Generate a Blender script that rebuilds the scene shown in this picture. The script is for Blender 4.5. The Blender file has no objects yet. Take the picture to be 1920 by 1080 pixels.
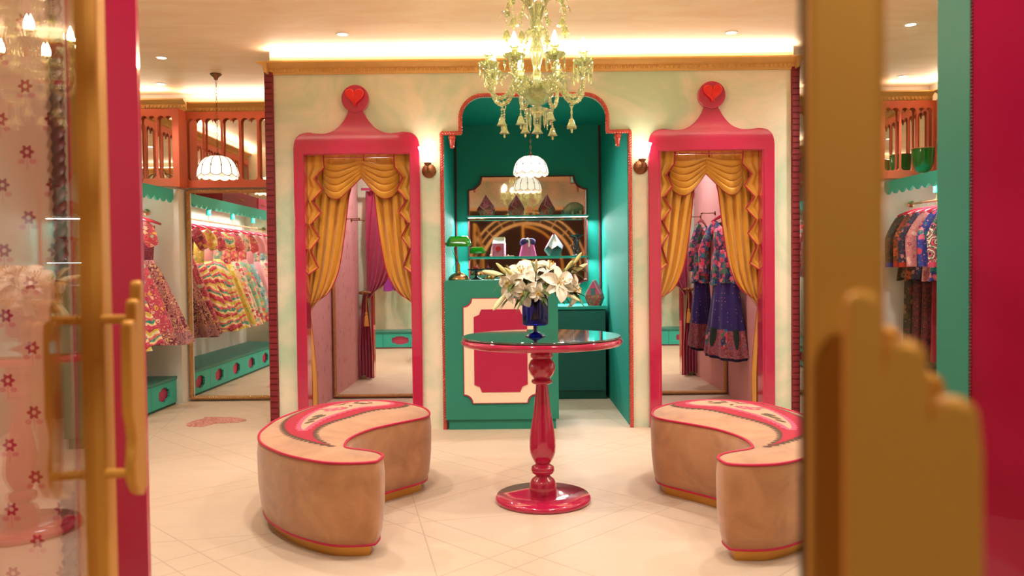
import bpy, bmesh, math, random
from math import sin, cos, pi, radians as R, sqrt, atan2
from mathutils import Vector, Matrix, noise
random.seed(7)
scene = bpy.context.scene
C = scene.collection

# ------------------------------------------------------------------ camera, world, exposure
CAM = Vector((0, 0, 1.2)); FPX = 1493.33
cam_data = bpy.data.cameras.new('camera'); cam_data.lens = 28.0; cam_data.sensor_width = 36.0
cam_data.clip_start = 0.02
cam_data.dof.use_dof = True; cam_data.dof.focus_distance = 5.2; cam_data.dof.aperture_fstop = 3.2
camera = bpy.data.objects.new('camera', cam_data); C.objects.link(camera)
CM = Matrix.Translation(CAM) @ Matrix.Rotation(R(90 - 1.53), 4, 'X') @ Matrix.Rotation(R(-0.62), 4, 'Z')
camera.matrix_world = CM
scene.camera = camera
CR = CM.to_3x3()
world = bpy.data.worlds.new('world'); scene.world = world; world.use_nodes = True
world.node_tree.nodes['Background'].inputs[0].default_value = (1.0, 0.72, 0.5, 1)
world.node_tree.nodes['Background'].inputs[1].default_value = 0.12
scene.view_settings.view_transform = 'Standard'; scene.view_settings.look = 'None'
scene.view_settings.gamma = 1; scene.view_settings.use_curve_mapping = False
scene.view_settings.exposure = 0.42

def W(px, py, Y):
    d = CR @ Vector(((px - 960) / FPX, -(py - 540) / FPX, -1)); return CAM + d * (Y / d.y)
def F(px, py, z=0.0):
    d = CR @ Vector(((px - 960) / FPX, -(py - 540) / FPX, -1)); return CAM + d * ((z - CAM.z) / d.z)

# ------------------------------------------------------------------ lights of the room
WARM = (1.0, 0.87, 0.73); WHITE = (1.0, 0.98, 0.96); COOL = (0.86, 0.95, 1.0)
def area(name, loc, sx, sy, energy, col=WARM, aim=(0, 0, -1), spread=180):
    l = bpy.data.lights.new(name, 'AREA'); l.shape = 'RECTANGLE'; l.size = sx; l.size_y = sy
    l.energy = energy; l.color = col; l.spread = R(spread)
    o = bpy.data.objects.new(name, l); C.objects.link(o)
    z = -Vector(aim).normalized(); y = Vector((0, 1, 0)); y = (y - z * y.dot(z)).normalized(); x = y.cross(z)
    o.matrix_world = Matrix.Translation(loc) @ Matrix((x, y, z)).transposed().to_4x4(); return o
def spot(name, loc, energy, col=WARM, size=110, rad=0.05, aim=(0, 0, -1)):
    l = bpy.data.lights.new(name, 'SPOT'); l.energy = energy; l.color = col; l.spot_size = R(size)
    l.spot_blend = 1.0; l.shadow_soft_size = rad
    o = bpy.data.objects.new(name, l); C.objects.link(o); o.location = loc
    o.rotation_euler = Vector(aim).to_track_quat('-Z', 'Y').to_euler(); return o
def point(name, loc, energy, col=WARM, rad=0.03):
    l = bpy.data.lights.new(name, 'POINT'); l.energy = energy; l.color = col; l.shadow_soft_size = rad
    o = bpy.data.objects.new(name, l); C.objects.link(o); o.location = loc; return o
def mx(x, side):      # the right-hand side of the shop repeats the left-hand one about X = 0.16
    return x if side == 'left' else 0.32 - x
CEIL = 2.80
# cove strips lying on the cornices, shining up
LC = 0.44
area('cove_light', (0.16, 5.84, 2.735), 3.85, 0.03, 26 * LC, WARM, (0, -0.25, 1))
for s in ('left', 'right'):
    area('cove_light', (mx(-2.35, s), 7.2, 2.72), 1.15, 0.03, 8 * LC, WARM, (0, -0.3, 1))
    k = 1 if s == 'left' else -1
    area('cove_light', (mx(-3.40, s), 5.6, 2.72), 0.03, 3.0, 17 * LC, WARM, (0.3 * k, 0, 1))
    area('cove_light', (mx(-3.24, s), 7.08, 2.72), 0.4, 0.03, 2.5 * LC, WARM, (0, -0.3, 1))
    area('cove_light', (mx(-2.3, s), 2.45, 2.72), 2.0, 0.03, 8 * LC, WARM, (0, 0.3, 1))
# light strips under the side shelves
for s in ('left', 'right'):
    k = 1 if s == 'left' else -1
    area('shelf_light', (mx(-3.10, s), 5.6, 1.87), 0.03, 2.55, 40, WHITE, (-0.85 * k, 0, -1), 95)
# niche strips under the two glass shelves and over the back
area('niche_shelf_light', (0.148, 7.60, 1.655), 1.26, 0.02, 14, COOL, (0, -0.1, -1))
area('niche_shelf_light', (0.148, 7.60, 1.275), 1.26, 0.02, 12, COOL, (0, -0.1, -1))
# ceiling downlights: positions of the visible fittings, then extras added for fill
DL = [W(642, 64, 1), W(1371, 61, 1), W(303, 108, 1), W(301, 157, 1), W(1693, 143, 1)]
def ceil_pt(px, py):
    d = CR @ Vector(((px - 960) / FPX, -(py - 540) / FPX, -1)); return CAM + d * ((CEIL - CAM.z) / d.z)
DOWN = [ceil_pt(642, 64), ceil_pt(1371, 61), ceil_pt(303, 108), ceil_pt(301, 157), ceil_pt(1693, 143)]
DOWN += [Vector((-1.15, 4.2, CEIL)), Vector((1.5, 4.2, CEIL)), Vector((0.9, 3.2, CEIL)), Vector((-0.6, 3.2, CEIL)),  # extra downlights added to light the room and the vestibule
         Vector((-2.3, 3.9, CEIL)), Vector((2.7, 3.9, CEIL)), Vector((2.7, 5.4, CEIL)),
         Vector((-0.6, 1.5, CEIL)), Vector((0.9, 1.5, CEIL))]
for i, p in enumerate(DOWN):
    spot('downlight_lamp', (p.x, p.y, CEIL - 0.03), 62 if i > 11 else 66 if i > 4 else 40, (1.0, 0.94, 0.86), 165 if i > 4 else 75, 0.05)
spot('door_fill_light', (0.3, -1.6, 3.1), 130, (1.0, 0.88, 0.74), 120, 0.08, (0, 0.6, -1))  # fill added outside to brighten the door stiles and handles
# unseen ceiling spots added to light the fitting rooms and the niche
spot('fitting_room_fill', (-1.15, 6.65, 2.60), 55, WHITE, 150, 0.06)
spot('fitting_room_fill', (1.48, 6.65, 2.60), 55, WHITE, 150, 0.06)
spot('niche_fill', (0.16, 6.3, 2.50), 62, WHITE, 150, 0.06)

# ------------------------------------------------------------------ node helpers and materials
M = {}
def newmat(name):
    m = bpy.data.materials.new(name); m.use_nodes = True
    nt = m.node_tree; b = nt.nodes['Principled BSDF']; M[name] = m
    return m, nt, b
class T:
    def __init__(s, nt): s.nt = nt
    def n(s, t, **kw):
        x = s.nt.nodes.new(t)
        for k, v in kw.items(): setattr(x, k, v)
        return x
    def put(s, sock, v):
        if v is None: return
        if hasattr(v, 'is_output'): s.nt.links.new(v, sock)
        else:
            if isinstance(v, (tuple, list)) and len(v) == 3 and sock.type == 'RGBA': v = (*v, 1)
            sock.default_value = v
    def m(s, op, a, b=None, c=None):
        x = s.n('ShaderNodeMath', operation=op)
        for i, v in enumerate((a, b, c)): s.put(x.inputs[i], v)
        return x.outputs[0]
    def mix(s, f, a, b, mode='MIX'):
        x = s.n('ShaderNodeMix', data_type='RGBA', blend_type=mode)
        s.put(x.inputs[0], f); s.put(x.inputs[6], a); s.put(x.inputs[7], b); return x.outputs[2]
    def coord(s, which='Object', scale=(1, 1, 1), rot=(0, 0, 0), loc=(0, 0, 0)):
        c = s.n('ShaderNodeTexCoord').outputs[which]
        mp = s.n('ShaderNodeMapping'); s.nt.links.new(c, mp.inputs[0])
        mp.inputs[1].default_value = loc; mp.inputs[2].default_value = rot; mp.inputs[3].default_value = scale
        return mp.outputs[0]
    def noise(s, co, scale, detail=3, rough=0.55, dist=0):
        x = s.n('ShaderNodeTexNoise'); s.put(x.inputs['Vector'], co); x.inputs['Scale'].default_value = scale
        x.inputs['Detail'].default_value = detail; x.inputs['Roughness'].default_value = rough
        x.inputs['Distortion'].default_value = dist; return x
    def vor(s, co, scale, feature='F1', rand=1):
        x = s.n('ShaderNodeTexVoronoi', feature=feature); s.put(x.inputs['Vector'], co)
        x.inputs['Scale'].default_value = scale; x.inputs['Randomness'].default_value = rand; return x
    def ramp(s, f, stops, interp='LINEAR'):
        x = s.n('ShaderNodeValToRGB'); cr = x.color_ramp; cr.interpolation = interp
        while len(cr.elements) < len(stops): cr.elements.new(0.5)
        for e, (p, c) in zip(cr.elements, stops):
            e.position = p; e.color = (*c, 1) if len(c) == 3 else c
        s.put(x.inputs[0], f); return x.outputs[0]
    def xyz(s, v):
        x = s.n('ShaderNodeSeparateXYZ'); s.put(x.inputs[0], v); return x.outputs
    def vec(s, a, b, c):
        x = s.n('ShaderNodeCombineXYZ')
        for i, v in enumerate((a, b, c)): s.put(x.inputs[i], v)
        return x.outputs[0]
    def bump(s, b, h, strength=0.3, dist=0.01):
        x = s.n('ShaderNodeBump'); x.inputs['Strength'].default_value = strength; x.inputs['Distance'].default_value = dist
        s.put(x.inputs['Height'], h); s.nt.links.new(x.outputs[0], b.inputs['Normal'])
def H(h):   # sRGB hex to linear
    v = [int(h[i:i + 2], 16) / 255 for i in (0, 2, 4)]
    return tuple((c / 12.92 if c <= 0.04045 else ((c + 0.055) / 1.055) ** 2.4) for c in v)
def plain(name, col, rough=0.5, metal=0.0, coat=0.0, var=0.06, vscale=6, bump=0.0, bscale=60, sheen=0.0, emit=None, es=0, trans=0, ior=1.45, alpha=1):
    m, nt, b = newmat(name); t = T(nt)
    co = t.coord()
    if var:
        nz = t.noise(co, vscale, 4)
        c = t.mix(nz.outputs[0], tuple(max(0, x * (1 - var)) for x in col), tuple(min(1, x * (1 + var)) for x in col))
        t.put(b.inputs['Base Color'], c)
    else: t.put(b.inputs['Base Color'], col)
    b.inputs['Roughness'].default_value = rough; b.inputs['Metallic'].default_value = metal
    b.inputs['Coat Weight'].default_value = coat; b.inputs['Coat Roughness'].default_value = 0.05
    b.inputs['Sheen Weight'].default_value = sheen; b.inputs['IOR'].default_value = ior
    b.inputs['Transmission Weight'].default_value = trans
    if emit: t.put(b.inputs['Emission Color'], emit); b.inputs['Emission Strength'].default_value = es
    if bump:
        t.bump(b, t.noise(co, bscale, 3).outputs[0], bump, 0.004)
    return m
def two_tone(name, c1, c2, scale, rough=0.85, bump=0.12, stretch=(1, 1, 1), lo=0.35, hi=0.65, detail=6, sheen=0):
    m, nt, b = newmat(name); t = T(nt); co = t.coord(scale=stretch)
    nz = t.noise(co, scale, detail, 0.6, 0.6)
    t.put(b.inputs['Base Color'], t.ramp(nz.outputs[0], [(lo, c1), (hi, c2)]))
    b.inputs['Roughness'].default_value = rough; b.inputs['Sheen Weight'].default_value = sheen
    if bump: t.bump(b, t.noise(co, scale * 6, 5).outputs[0], bump, 0.005)
    return m

two_tone('plaster_green', H('b9ceb0'), H('eadcc4'), 1.7, 0.8, 0.15, lo=0.38, hi=0.60)
two_tone('plaster_ceiling', H('f0d0a8'), H('f9e2c0'), 1.6, 0.55, 0.12, (1, 3, 1))
plain('wall_white', H('ece6dc'), 0.7, var=0.03)
plain('wall_cream', H('dfcfae'), 0.8, var=0.05)
plain('teal_wall', H('0f8f7e'), 0.62, var=0.05)
plain('teal_counter', H('23806a'), 0.5, var=0.04)
plain('teal_bright', H('38b8a8'), 0.5, var=0.06)
plain('teal_dark', H('0a5a50'), 0.5, var=0.05)
plain('magenta_gloss', H('b61c48'), 0.14, coat=1.0, var=0.05, vscale=3)
plain('magenta_paint', H('ac1c46'), 0.4, var=0.03)
plain('pink_paint', H('c9486c'), 0.5)
plain('heart_red', H('e01618'), 0.25, coat=0.5)
plain('orange_paint', H('cc6346'), 0.5, var=0.05)
plain('orange_gloss', H('bc4436'), 0.25, coat=0.5, var=0.05)
plain('red_trim', H('7c2029'), 0.4, var=0.1, vscale=20)
plain('dark_red_trim', H('6b2026'), 0.45)
plain('gold_cornice', H('d6a660'), 0.5, 0.1, var=0.08, vscale=20)
plain('gold_rope', H('b98a56'), 0.4, 0.55, var=0.12, vscale=30)
plain('brass', H('c9963e'), 0.28, 0.9, var=0.08)
plain('brass_satin', H('d09a4a'), 0.38, 0.75, var=0.06)
plain('bronze', H('8a5a3c'), 0.35, 0.85, var=0.15, vscale=30)
plain('steel_gold', H('c9a27a'), 0.25, 0.95)
plain('cream_paint', H('efd6ba'), 0.5, var=0.02)
plain('black_metal', H('1c1718'), 0.4, 0.5)
plain('dark_outside', H('7a5444'), 0.6)
plain('velvet', H('c28a5c'), 0.75, var=0.0, sheen=0.35)
plain('piping', H('b8123f'), 0.45)
plain('silk_gold', H('d79a34'), 0.36, var=0.05, sheen=0.25)
plain('silk_magenta', H('ad3056'), 0.5, var=0.07, sheen=0.25)
plain('trim_magenta', H('b11b3e'), 0.6)
plain('hanger_red', H('a5152a'), 0.3, coat=0.5)
plain('lily_white', H('f3ead6'), 0.55, var=0.03)
plain('lily_bud', H('c9c27c'), 0.5, var=0.2, vscale=25)
plain('leaf_green', H('4a5a26'), 0.45, var=0.3, vscale=14)
plain('stamen_yellow', H('c8a040'), 0.7)
plain('bulb_glow', (1, 0.85, 0.6), 0.3, emit=(1.0, 0.76, 0.48), es=85, var=0)
plain('shade_glow', (1, 0.9, 0.78), 0.4, emit=(1.0, 0.88, 0.74), es=0.85, var=0)
plain('sconce_glow', (1, 0.95, 0.88), 0.3, emit=(1.0, 0.88, 0.72), es=5.0, var=0)
plain('lens_glow', (1, 0.9, 0.8), 0.3, emit=(1.0, 0.9, 0.75), es=6, var=0)
plain('white_plastic', H('efe8dc'), 0.5, var=0)
plain('lead_came', H('5a3a2a'), 0.4, 0.6)
plain('green_glass_lamp', H('1f8f14'), 0.08, coat=1, var=0.05, trans=0.15)
plain('black_twist', H('161214'), 0.3)
plain('violet', H('3d2562'), 0.45)
plain('pink_silk', H('d25a94'), 0.32, sheen=0.2, var=0.1)
plain('pearl_white', H('e9e4e0'), 0.35, var=0.05)
plain('slate_green', H('4c6a66'), 0.5)
plain('rhino_green', H('7c6c4a'), 0.55, var=0.25, vscale=30)
plain('suitcase_red', H('8d2230'), 0.5, var=0.4, vscale=30)
plain('purple_cloth', H('8b1f8e'), 0.6, sheen=.2); plain('lime_cloth', H('b8b81e'), 0.6, sheen=.2)
plain('dark_cloth', H('231c22'), 0.8)
# velvet with brushed patches
def velvet():
    m, nt, b = newmat('velvet'); t = T(nt); co = t.coord()
    nz = t.noise(co, 5, 5, 0.6, 0.8)
    t.put(b.inputs['Base Color'], t.ramp(nz.outputs[0], [(0.3, H('9c683f')), (0.7, H('be885b'))]))
    b.inputs['Roughness'].default_value = 0.7; b.inputs['Sheen Weight'].default_value = 0.4
    t.bump(b, t.noise(co, 300, 2).outputs[0], 0.1, 0.002)
velvet()
def mirror(name, col=(0.93, 0.91, 0.88), rough=0.0):
    m, nt, b = newmat(name); b.inputs['Base Color'].default_value = (*col, 1)
    b.inputs['Metallic'].default_value = 1; b.inputs['Roughness'].default_value = rough
mirror('mirror'); 
def antique():
    m, nt, b = newmat('antique_mirror'); t = T(nt); co = t.coord()
    t.put(b.inputs['Base Color'], t.ramp(t.noise(co, 160, 3).outputs[0], [(0.35, (0.74, 0.68, 0.6)), (0.65, (0.92, 0.88, 0.8))]))
    b.inputs['Metallic'].default_value = 1; b.inputs['Roughness'].default_value = 0.03
antique()
def pane(name, tint=(1, 1, 1), ior=1.5, gloss=(1, 1, 1)):
    m = bpy.data.materials.new(name); m.use_nodes = True; nt = m.node_tree; M[name] = m
    nt.nodes.remove(nt.nodes['Principled BSDF']); t = T(nt)
    tr = t.n('ShaderNodeBsdfTransparent'); tr.inputs[0].default_value = (*tint, 1)
    gl = t.n('ShaderNodeBsdfAnisotropic'); gl.inputs['Roughness'].default_value = 0.0; gl.inputs[0].default_value = (*gloss, 1)
    # Schlick reflectance of one face of thin glass, the same from either side
    ge = t.n('ShaderNodeNewGeometry'); dp = t.n('ShaderNodeVectorMath', operation='DOT_PRODUCT')
    nt.links.new(ge.outputs['Incoming'], dp.inputs[0]); nt.links.new(ge.outputs['Normal'], dp.inputs[1])
    f0 = ((ior - 1) / (ior + 1)) ** 2
    fr = t.m('MULTIPLY_ADD', t.m('POWER', t.m('SUBTRACT', 1.0, t.m('ABSOLUTE', dp.outputs['Value'])), 5.0), 1 - f0, f0)
    mixn = t.n('ShaderNodeMixShader'); nt.links.new(fr, mixn.inputs[0])
    nt.links.new(tr.outputs[0], mixn.inputs[1]); nt.links.new(gl.outputs[0], mixn.inputs[2])
    nt.links.new(mixn.outputs[0], nt.nodes['Material Output'].inputs[0])
pane('glass', (0.97, 0.95, 0.93), 1.5)
pane('shelf_glass', (0.55, 0.85, 0.8), 1.6)
pane('cobalt_glass', (0.13, 0.15, 0.68), 1.55)
plain('cobalt_solid', H('0c1262'), 0.05, coat=1, var=0)
plain('table_glass', H('2b3a32'), 0.03, coat=1, var=0, ior=1.9)
plain('goblet_green', H('0b6a20'), 0.12, coat=0.8, var=0.2, vscale=60)
def crystal():
    m, nt, b = newmat('crystal'); t = T(nt)
    b.inputs['Base Color'].default_value = (*H('dde6b0'), 1); b.inputs['Roughness'].default_value = 0.03
    b.inputs['Transmission Weight'].default_value = 0.78; b.inputs['IOR'].default_value = 1.5; b.inputs['Coat Weight'].default_value = 1
crystal()
def floor_mat():
    m, nt, b = newmat('floor_stone'); t = T(nt); co = t.coord()
    o = t.xyz(co)
    def grid(ang, size, w, off=0.0):
        ca, sa = cos(ang), sin(ang)
        u = t.m('ADD', t.m('MULTIPLY', o[0], ca / size), t.m('MULTIPLY', o[1], sa / size))
        v = t.m('ADD', t.m('MULTIPLY', o[0], -sa / size), t.m('MULTIPLY', o[1], ca / size))
        res = None
        for q in (u, v):
            f = t.m('ABSOLUTE', t.m('SUBTRACT', t.m('FRACT', t.m('ADD', q, off)), 0.5))
            l = t.m('LESS_THAN', f, w)
            res = l if res is None else t.m('MAXIMUM', res, l)
        return res
    a = grid(R(45), 0.95, 0.004); c2 = grid(R(45), 0.95, 0.004, 0.16); c3 = grid(R(12), 1.7, 0.002, 0.3)
    lines = t.m('MAXIMUM', t.m('MAXIMUM', a, c2), c3)
    nz = t.noise(co, 1.3, 6, 0.6, 0.5); nz2 = t.noise(t.coord(scale=(1, 5, 1), rot=(0, 0, R(45))), 2.5, 5, 0.7)
    base = t.mix(nz.outputs[0], H('c2aa91'), H('d3bfa8'))
    base = t.mix(t.m('MULTIPLY', nz2.outputs[0], 0.35), base, H('bda084'))
    t.put(b.inputs['Base Color'], t.mix(t.m('MULTIPLY', lines, 0.38), base, H('93755a')))
    t.put(b.inputs['Roughness'], t.m('ADD', t.m('MULTIPLY', nz2.outputs[0], 0.25), 0.33))
floor_mat()
def wallpaper(name, c1, c2, fleck):
    m, nt, b = newmat(name); t = T(nt); co = t.coord(scale=(1, 1, 0.3))
    nz = t.noise(co, 44, 6, 0.7, 0.3); big = t.noise(t.coord(scale=(1, 1, .6)), 3, 3)
    base = t.mix(big.outputs[0], c1, c2)
    f = t.ramp(nz.outputs[0], [(0.56, (0, 0, 0)), (0.68, (1, 1, 1))])
    v = t.vor(t.coord(scale=(1, 1, 0.8)), 9, rand=0.6)
    fl = t.ramp(v.outputs['Distance'], [(0.16, (1, 1, 1)), (0.26, (0, 0, 0))])
    base = t.mix(t.m('MULTIPLY', f, 0.45), base, fleck)
    t.put(b.inputs['Base Color'], t.mix(t.m('MULTIPLY', t.m('MULTIPLY', fl, nz.outputs[0]), 0.7), base, H('a34a48')))
    b.inputs['Roughness'].default_value = 0.75
wallpaper('fitting_wallpaper', H('d4989a'), H('deaba6'), H('b56a6c'))
def sprig():
    m, nt, b = newmat('sprig_wallpaper'); t = T(nt); co = t.coord(); o = t.xyz(co)
    def lat(ox, oz):
        u = t.m('SUBTRACT', t.m('FRACT', t.m('ADD', t.m('DIVIDE', o[0], 0.14), ox)), 0.5)
        v = t.m('SUBTRACT', t.m('FRACT', t.m('ADD', t.m('DIVIDE', o[2], 0.18), oz)), 0.5)
        u = t.m('MULTIPLY', u, 0.14); v = t.m('MULTIPLY', v, 0.18)
        r = t.m('SQRT', t.m('ADD', t.m('POWER', u, 2), t.m('POWER', v, 2)))
        an = t.m('ARCTAN2', v, u)
        rr = t.m('ADD', 0.0165, t.m('MULTIPLY', t.m('COSINE', t.m('MULTIPLY', an, 6)), 0.004))
        d = t.m('MULTIPLY', t.m('LESS_THAN', r, rr), t.m('GREATER_THAN', r, 0.006))
        stem = t.m('MULTIPLY', t.m('LESS_THAN', t.m('ABSOLUTE', u), 0.0012), t.m('MULTIPLY', t.m('LESS_THAN', v, -0.01), t.m('GREATER_THAN', v, -0.05)))
        lu = t.m('SUBTRACT', t.m('ABSOLUTE', u), 0.016); lv = t.m('ADD', v, 0.026)
        lf = t.m('LESS_THAN', t.m('ADD', t.m('POWER', t.m('DIVIDE', lu, 1.4), 2), t.m('POWER', lv, 2)), 0.00005)
        return d, t.m('MAXIMUM', stem, lf)
    a1, s1 = lat(0.0, 0.0); a2, s2 = lat(0.5, 0.5)
    base = t.mix(t.noise(co, 2, 3).outputs[0], H('d3a48c'), H('ddb49a'))
    base = t.mix(t.m('MULTIPLY', t.m('MAXIMUM', s1, s2), 0.7), base, H('cf6f78'))
    t.put(b.inputs['Base Color'], t.mix(t.m('MAXIMUM', a1, a2), base, H('a5283c')))
    b.inputs['Roughness'].default_value = 0.8
sprig()
def pattern(name, kind, base, cols, scale=18, seed=0.0, rough=0.6, cover=0.42):
    if name.startswith('g_'): scale *= 1.75
    m, nt, b = newmat(name); t = T(nt)
    co = t.coord(loc=(seed * 3.1, seed * 1.7, seed))
    wob = t.noise(co, scale * 0.7, 2)
    vv = t.n('ShaderNodeVectorMath', operation='MULTIPLY_ADD'); t.put(vv.inputs[0], wob.outputs[1])
    vv.inputs[1].default_value = (0.05, 0.05, 0.05); t.put(vv.inputs[2], co)
    wc = vv.outputs[0]
    if kind == 'paisley':
        v = t.vor(wc, scale * 0.55); d = v.outputs['Distance']
        rings = t.m('FRACT', t.m('MULTIPLY', d, 4.2))
        c = t.ramp(rings, [(i / len(cols), q) for i, q in enumerate(cols)], 'CONSTANT')
        c = t.mix(t.m('GREATER_THAN', d, 0.66), c, base)
        v3 = t.vor(wc, scale * 1.5); c = t.mix(t.m('MULTIPLY', t.m('LESS_THAN', v3.outputs['Distance'], 0.34), t.m('GREATER_THAN', d, 0.45)), c, cols[3 % len(cols)])
        v2 = t.vor(wc, scale * 2.4)
        c = t.mix(t.m('LESS_THAN', v2.outputs['Distance'], 0.24), c, cols[1])
    elif kind == 'floral':
        v = t.vor(wc, scale * 0.6); d = v.outputs['Distance']
        pick = t.xyz(v.outputs['Color'])[0]
        c1 = t.ramp(pick, [(i / len(cols), q) for i, q in enumerate(cols)], 'CONSTANT')
        c = t.mix(t.m('LESS_THAN', d, cover), base, c1)
        c = t.mix(t.m('LESS_THAN', d, 0.13), c, cols[-1])
        v2 = t.vor(wc, scale * 1.9); p2 = t.xyz(v2.outputs['Color'])[1]
        c2 = t.ramp(p2, [(i / len(cols), q) for i, q in enumerate(cols[::-1])], 'CONSTANT')
        c = t.mix(t.m('MULTIPLY', t.m('LESS_THAN', v2.outputs['Distance'], 0.3), t.m('GREATER_THAN', d, 0.36)), c, c2)
    elif kind == 'chevron':
        o = t.xyz(wc)
        z = t.m('ADD', t.m('MULTIPLY', o[2], scale * 0.28), t.m('MULTIPLY', t.m('PINGPONG', t.m('MULTIPLY', o[0], 7.0), 1.0), 0.55))
        st = t.m('FRACT', z)
        c = t.ramp(st, [(i / len(cols), q) for i, q in enumerate(cols)], 'CONSTANT')
        v2 = t.vor(wc, scale * 1.8)
        c = t.mix(t.m('LESS_THAN', v2.outputs['Distance'], 0.22), c, base)
    elif kind == 'dots':
        v = t.vor(co, scale, rand=0.35); d = v.outputs['Distance']
        c = t.mix(t.m('LESS_THAN', d, 0.16), base, cols[0])
    else:
        nz = t.noise(wc, scale * 0.5, 4)
        c = t.ramp(nz.outputs[0], [(0.3 + 0.4 * i / len(cols), q) for i, q in enumerate([base] + cols)], 'CONSTANT')
    if kind in ('floral', 'chevron', 'paisley'):
        v4 = t.vor(wc, scale * 4.2); c = t.mix(t.m('MULTIPLY', t.m('LESS_THAN', v4.outputs['Distance'], 0.22), 0.75), c, cols[0] if sum(cols[0]) > 1 else cols[1])
    t.put(b.inputs['Base Color'], c); b.inputs['Roughness'].default_value = rough
    b.inputs['Sheen Weight'].default_value = 0.15
    return m
# ------------------------------------------------------------------ mesh helpers
class MB:
    def __init__(s): s.v = []; s.f = []; s.mi = []; s.cur = 0
    def add(s, vs, fs, mat=None):
        o = len(s.v); s.v += [tuple(v) for v in vs]; s.f += [tuple(i + o for i in f) for f in fs]
        s.mi += [s.cur if mat is None else mat] * len(fs); return s
    def box(s, x0, x1, y0, y1, z0, z1):
        v = [(x, y, z) for z in (z0, z1) for y in (y0, y1) for x in (x0, x1)]
        return s.add(v, [(0, 2, 3, 1), (4, 5, 7, 6), (0, 1, 5, 4), (2, 6, 7, 3), (0, 4, 6, 2), (1, 3, 7, 5)])
    def lathe(s, prof, n=32, c=(0, 0, 0), lob=0, la=0.0, cap=True, a0=0, a1=2 * pi):
        vs = []; fs = []; full = abs(a1 - a0 - 2 * pi) < 1e-6; nn = n if full else n + 1
        for r, z in prof:
            for i in range(nn):
                a = a0 + (a1 - a0) * i / n; rr = r * (1 + la * cos(lob * a)) if lob else r
                vs.append((c[0] + rr * cos(a), c[1] + rr * sin(a), c[2] + z))
        for j in range(len(prof) - 1):
            for i in range(n):
                k = (i + 1) % nn; fs.append((j * nn + i, j * nn + k, (j + 1) * nn + k, (j + 1) * nn + i))
        if cap and full:
            if prof[0][0] > 1e-5: fs.append(tuple(range(n))[::-1])
            if prof[-1][0] > 1e-5: fs.append(tuple((len(prof) - 1) * nn + i for i in range(n)))
        return s.add(vs, fs)
    def tube(s, pts, rad, n=8, cap=True, closed=False, shape=None, twist=0.0, flat=1.0, up=None):
        pts = [Vector(p) for p in pts]; m = len(pts)
        if not hasattr(rad, '__len__'): rad = [rad] * m
        vs = []; fs = []; L = 0; prev = None
        for i, p in enumerate(pts):
            if closed: tg = pts[(i + 1) % m] - pts[i - 1]
            else: tg = pts[min(i + 1, m - 1)] - pts[max(i - 1, 0)]
            if tg.length < 1e-9: tg = Vector((0, 0, 1))
            tg.normalize()
            if prev is None:
                a = Vector(up) if up else (Vector((0, 0, 1)) if abs(tg.z) < 0.9 else Vector((0, 1, 0)))
                nrm = (a - tg * a.dot(tg)).normalized()
            else:
                nrm = prev - tg * prev.dot(tg)
                nrm = nrm.normalized() if nrm.length > 1e-6 else tg.orthogonal().normalized()
            prev = nrm; bi = tg.cross(nrm)
            if i: L += (p - pts[i - 1]).length
            for k in range(n):
                a = 2 * pi * k / n; rr = rad[i] * (shape(a) if shape else 1)
                aa = a + twist * L
                vs.append(p + nrm * (cos(aa) * rr) + bi * (sin(aa) * rr * flat))
        for i in range(m if closed else m - 1):
            j = (i + 1) % m
            for k in range(n):
                q = (k + 1) % n; fs.append((i * n + k, i * n + q, j * n + q, j * n + k))
        if cap and not closed:
            fs.append(tuple(range(n))[::-1]); fs.append(tuple((m - 1) * n + k for k in range(n)))
        return s.add(vs, fs)
    def ball(s, c, r, n=12, sz=None):
        sz = sz or (1, 1, 1); m = max(6, n // 2)
        vs = [(c[0], c[1], c[2] - r * sz[2])]
        for j in range(1, m):
            b = -pi / 2 + pi * j / m
            for i in range(n):
                a = 2 * pi * i / n; vs.append((c[0] + r * sz[0] * cos(b) * cos(a), c[1] + r * sz[1] * cos(b) * sin(a), c[2] + r * sz[2] * sin(b)))
        vs.append((c[0], c[1], c[2] + r * sz[2])); fs = []
        for i in range(n):
            fs.append((0, 1 + (i + 1) % n, 1 + i))
            e = len(vs) - 1; o = 1 + (m - 2) * n; fs.append((o + i, o + (i + 1) % n, e))
        for j in range(m - 2):
            for i in range(n):
                k = (i + 1) % n; o = 1 + j * n; fs.append((o + i, o + k, o + n + k, o + n + i))
        return s.add(vs, fs)
    def grid(s, fn, nu, nv, wrap=False):
        vs = [fn(i / nu, j / nv) for j in range(nv + 1) for i in range(nu + (0 if wrap else 1))]
        w = nu if wrap else nu + 1; fs = []
        for j in range(nv):
            for i in range(nu):
                k = (i + 1) % w; fs.append((j * w + i, j * w + k, (j + 1) * w + k, (j + 1) * w + i))
        return s.add(vs, fs)
    def sheet(s, fn, nu, nv, th, nrm=(0, 1, 0)):      # a grid with a back side th behind it and closed rims
        n = Vector(nrm)
        a = [Vector(fn(i / nu, j / nv)) for j in range(nv + 1) for i in range(nu + 1)]
        w = nu + 1; N = len(a); vs = a + [p + n * th for p in a]; fs = []
        for j in range(nv):
            for i in range(nu):
                q = (j * w + i, j * w + i + 1, (j + 1) * w + i + 1, (j + 1) * w + i)
                fs.append(q); fs.append(tuple(x + N for x in q[::-1]))
        for i in range(nu):
            fs.append((i + 1, i, i + N, i + 1 + N)); b = nv * w; fs.append((b + i, b + i + 1, b + i + 1 + N, b + i + N))
        for j in range(nv):
            fs.append((j * w, (j + 1) * w, (j + 1) * w + N, j * w + N)); b = nu; fs.append(((j + 1) * w + b, j * w + b, j * w + b + N, (j + 1) * w + b + N))
        return s.add(vs, fs)
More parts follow.
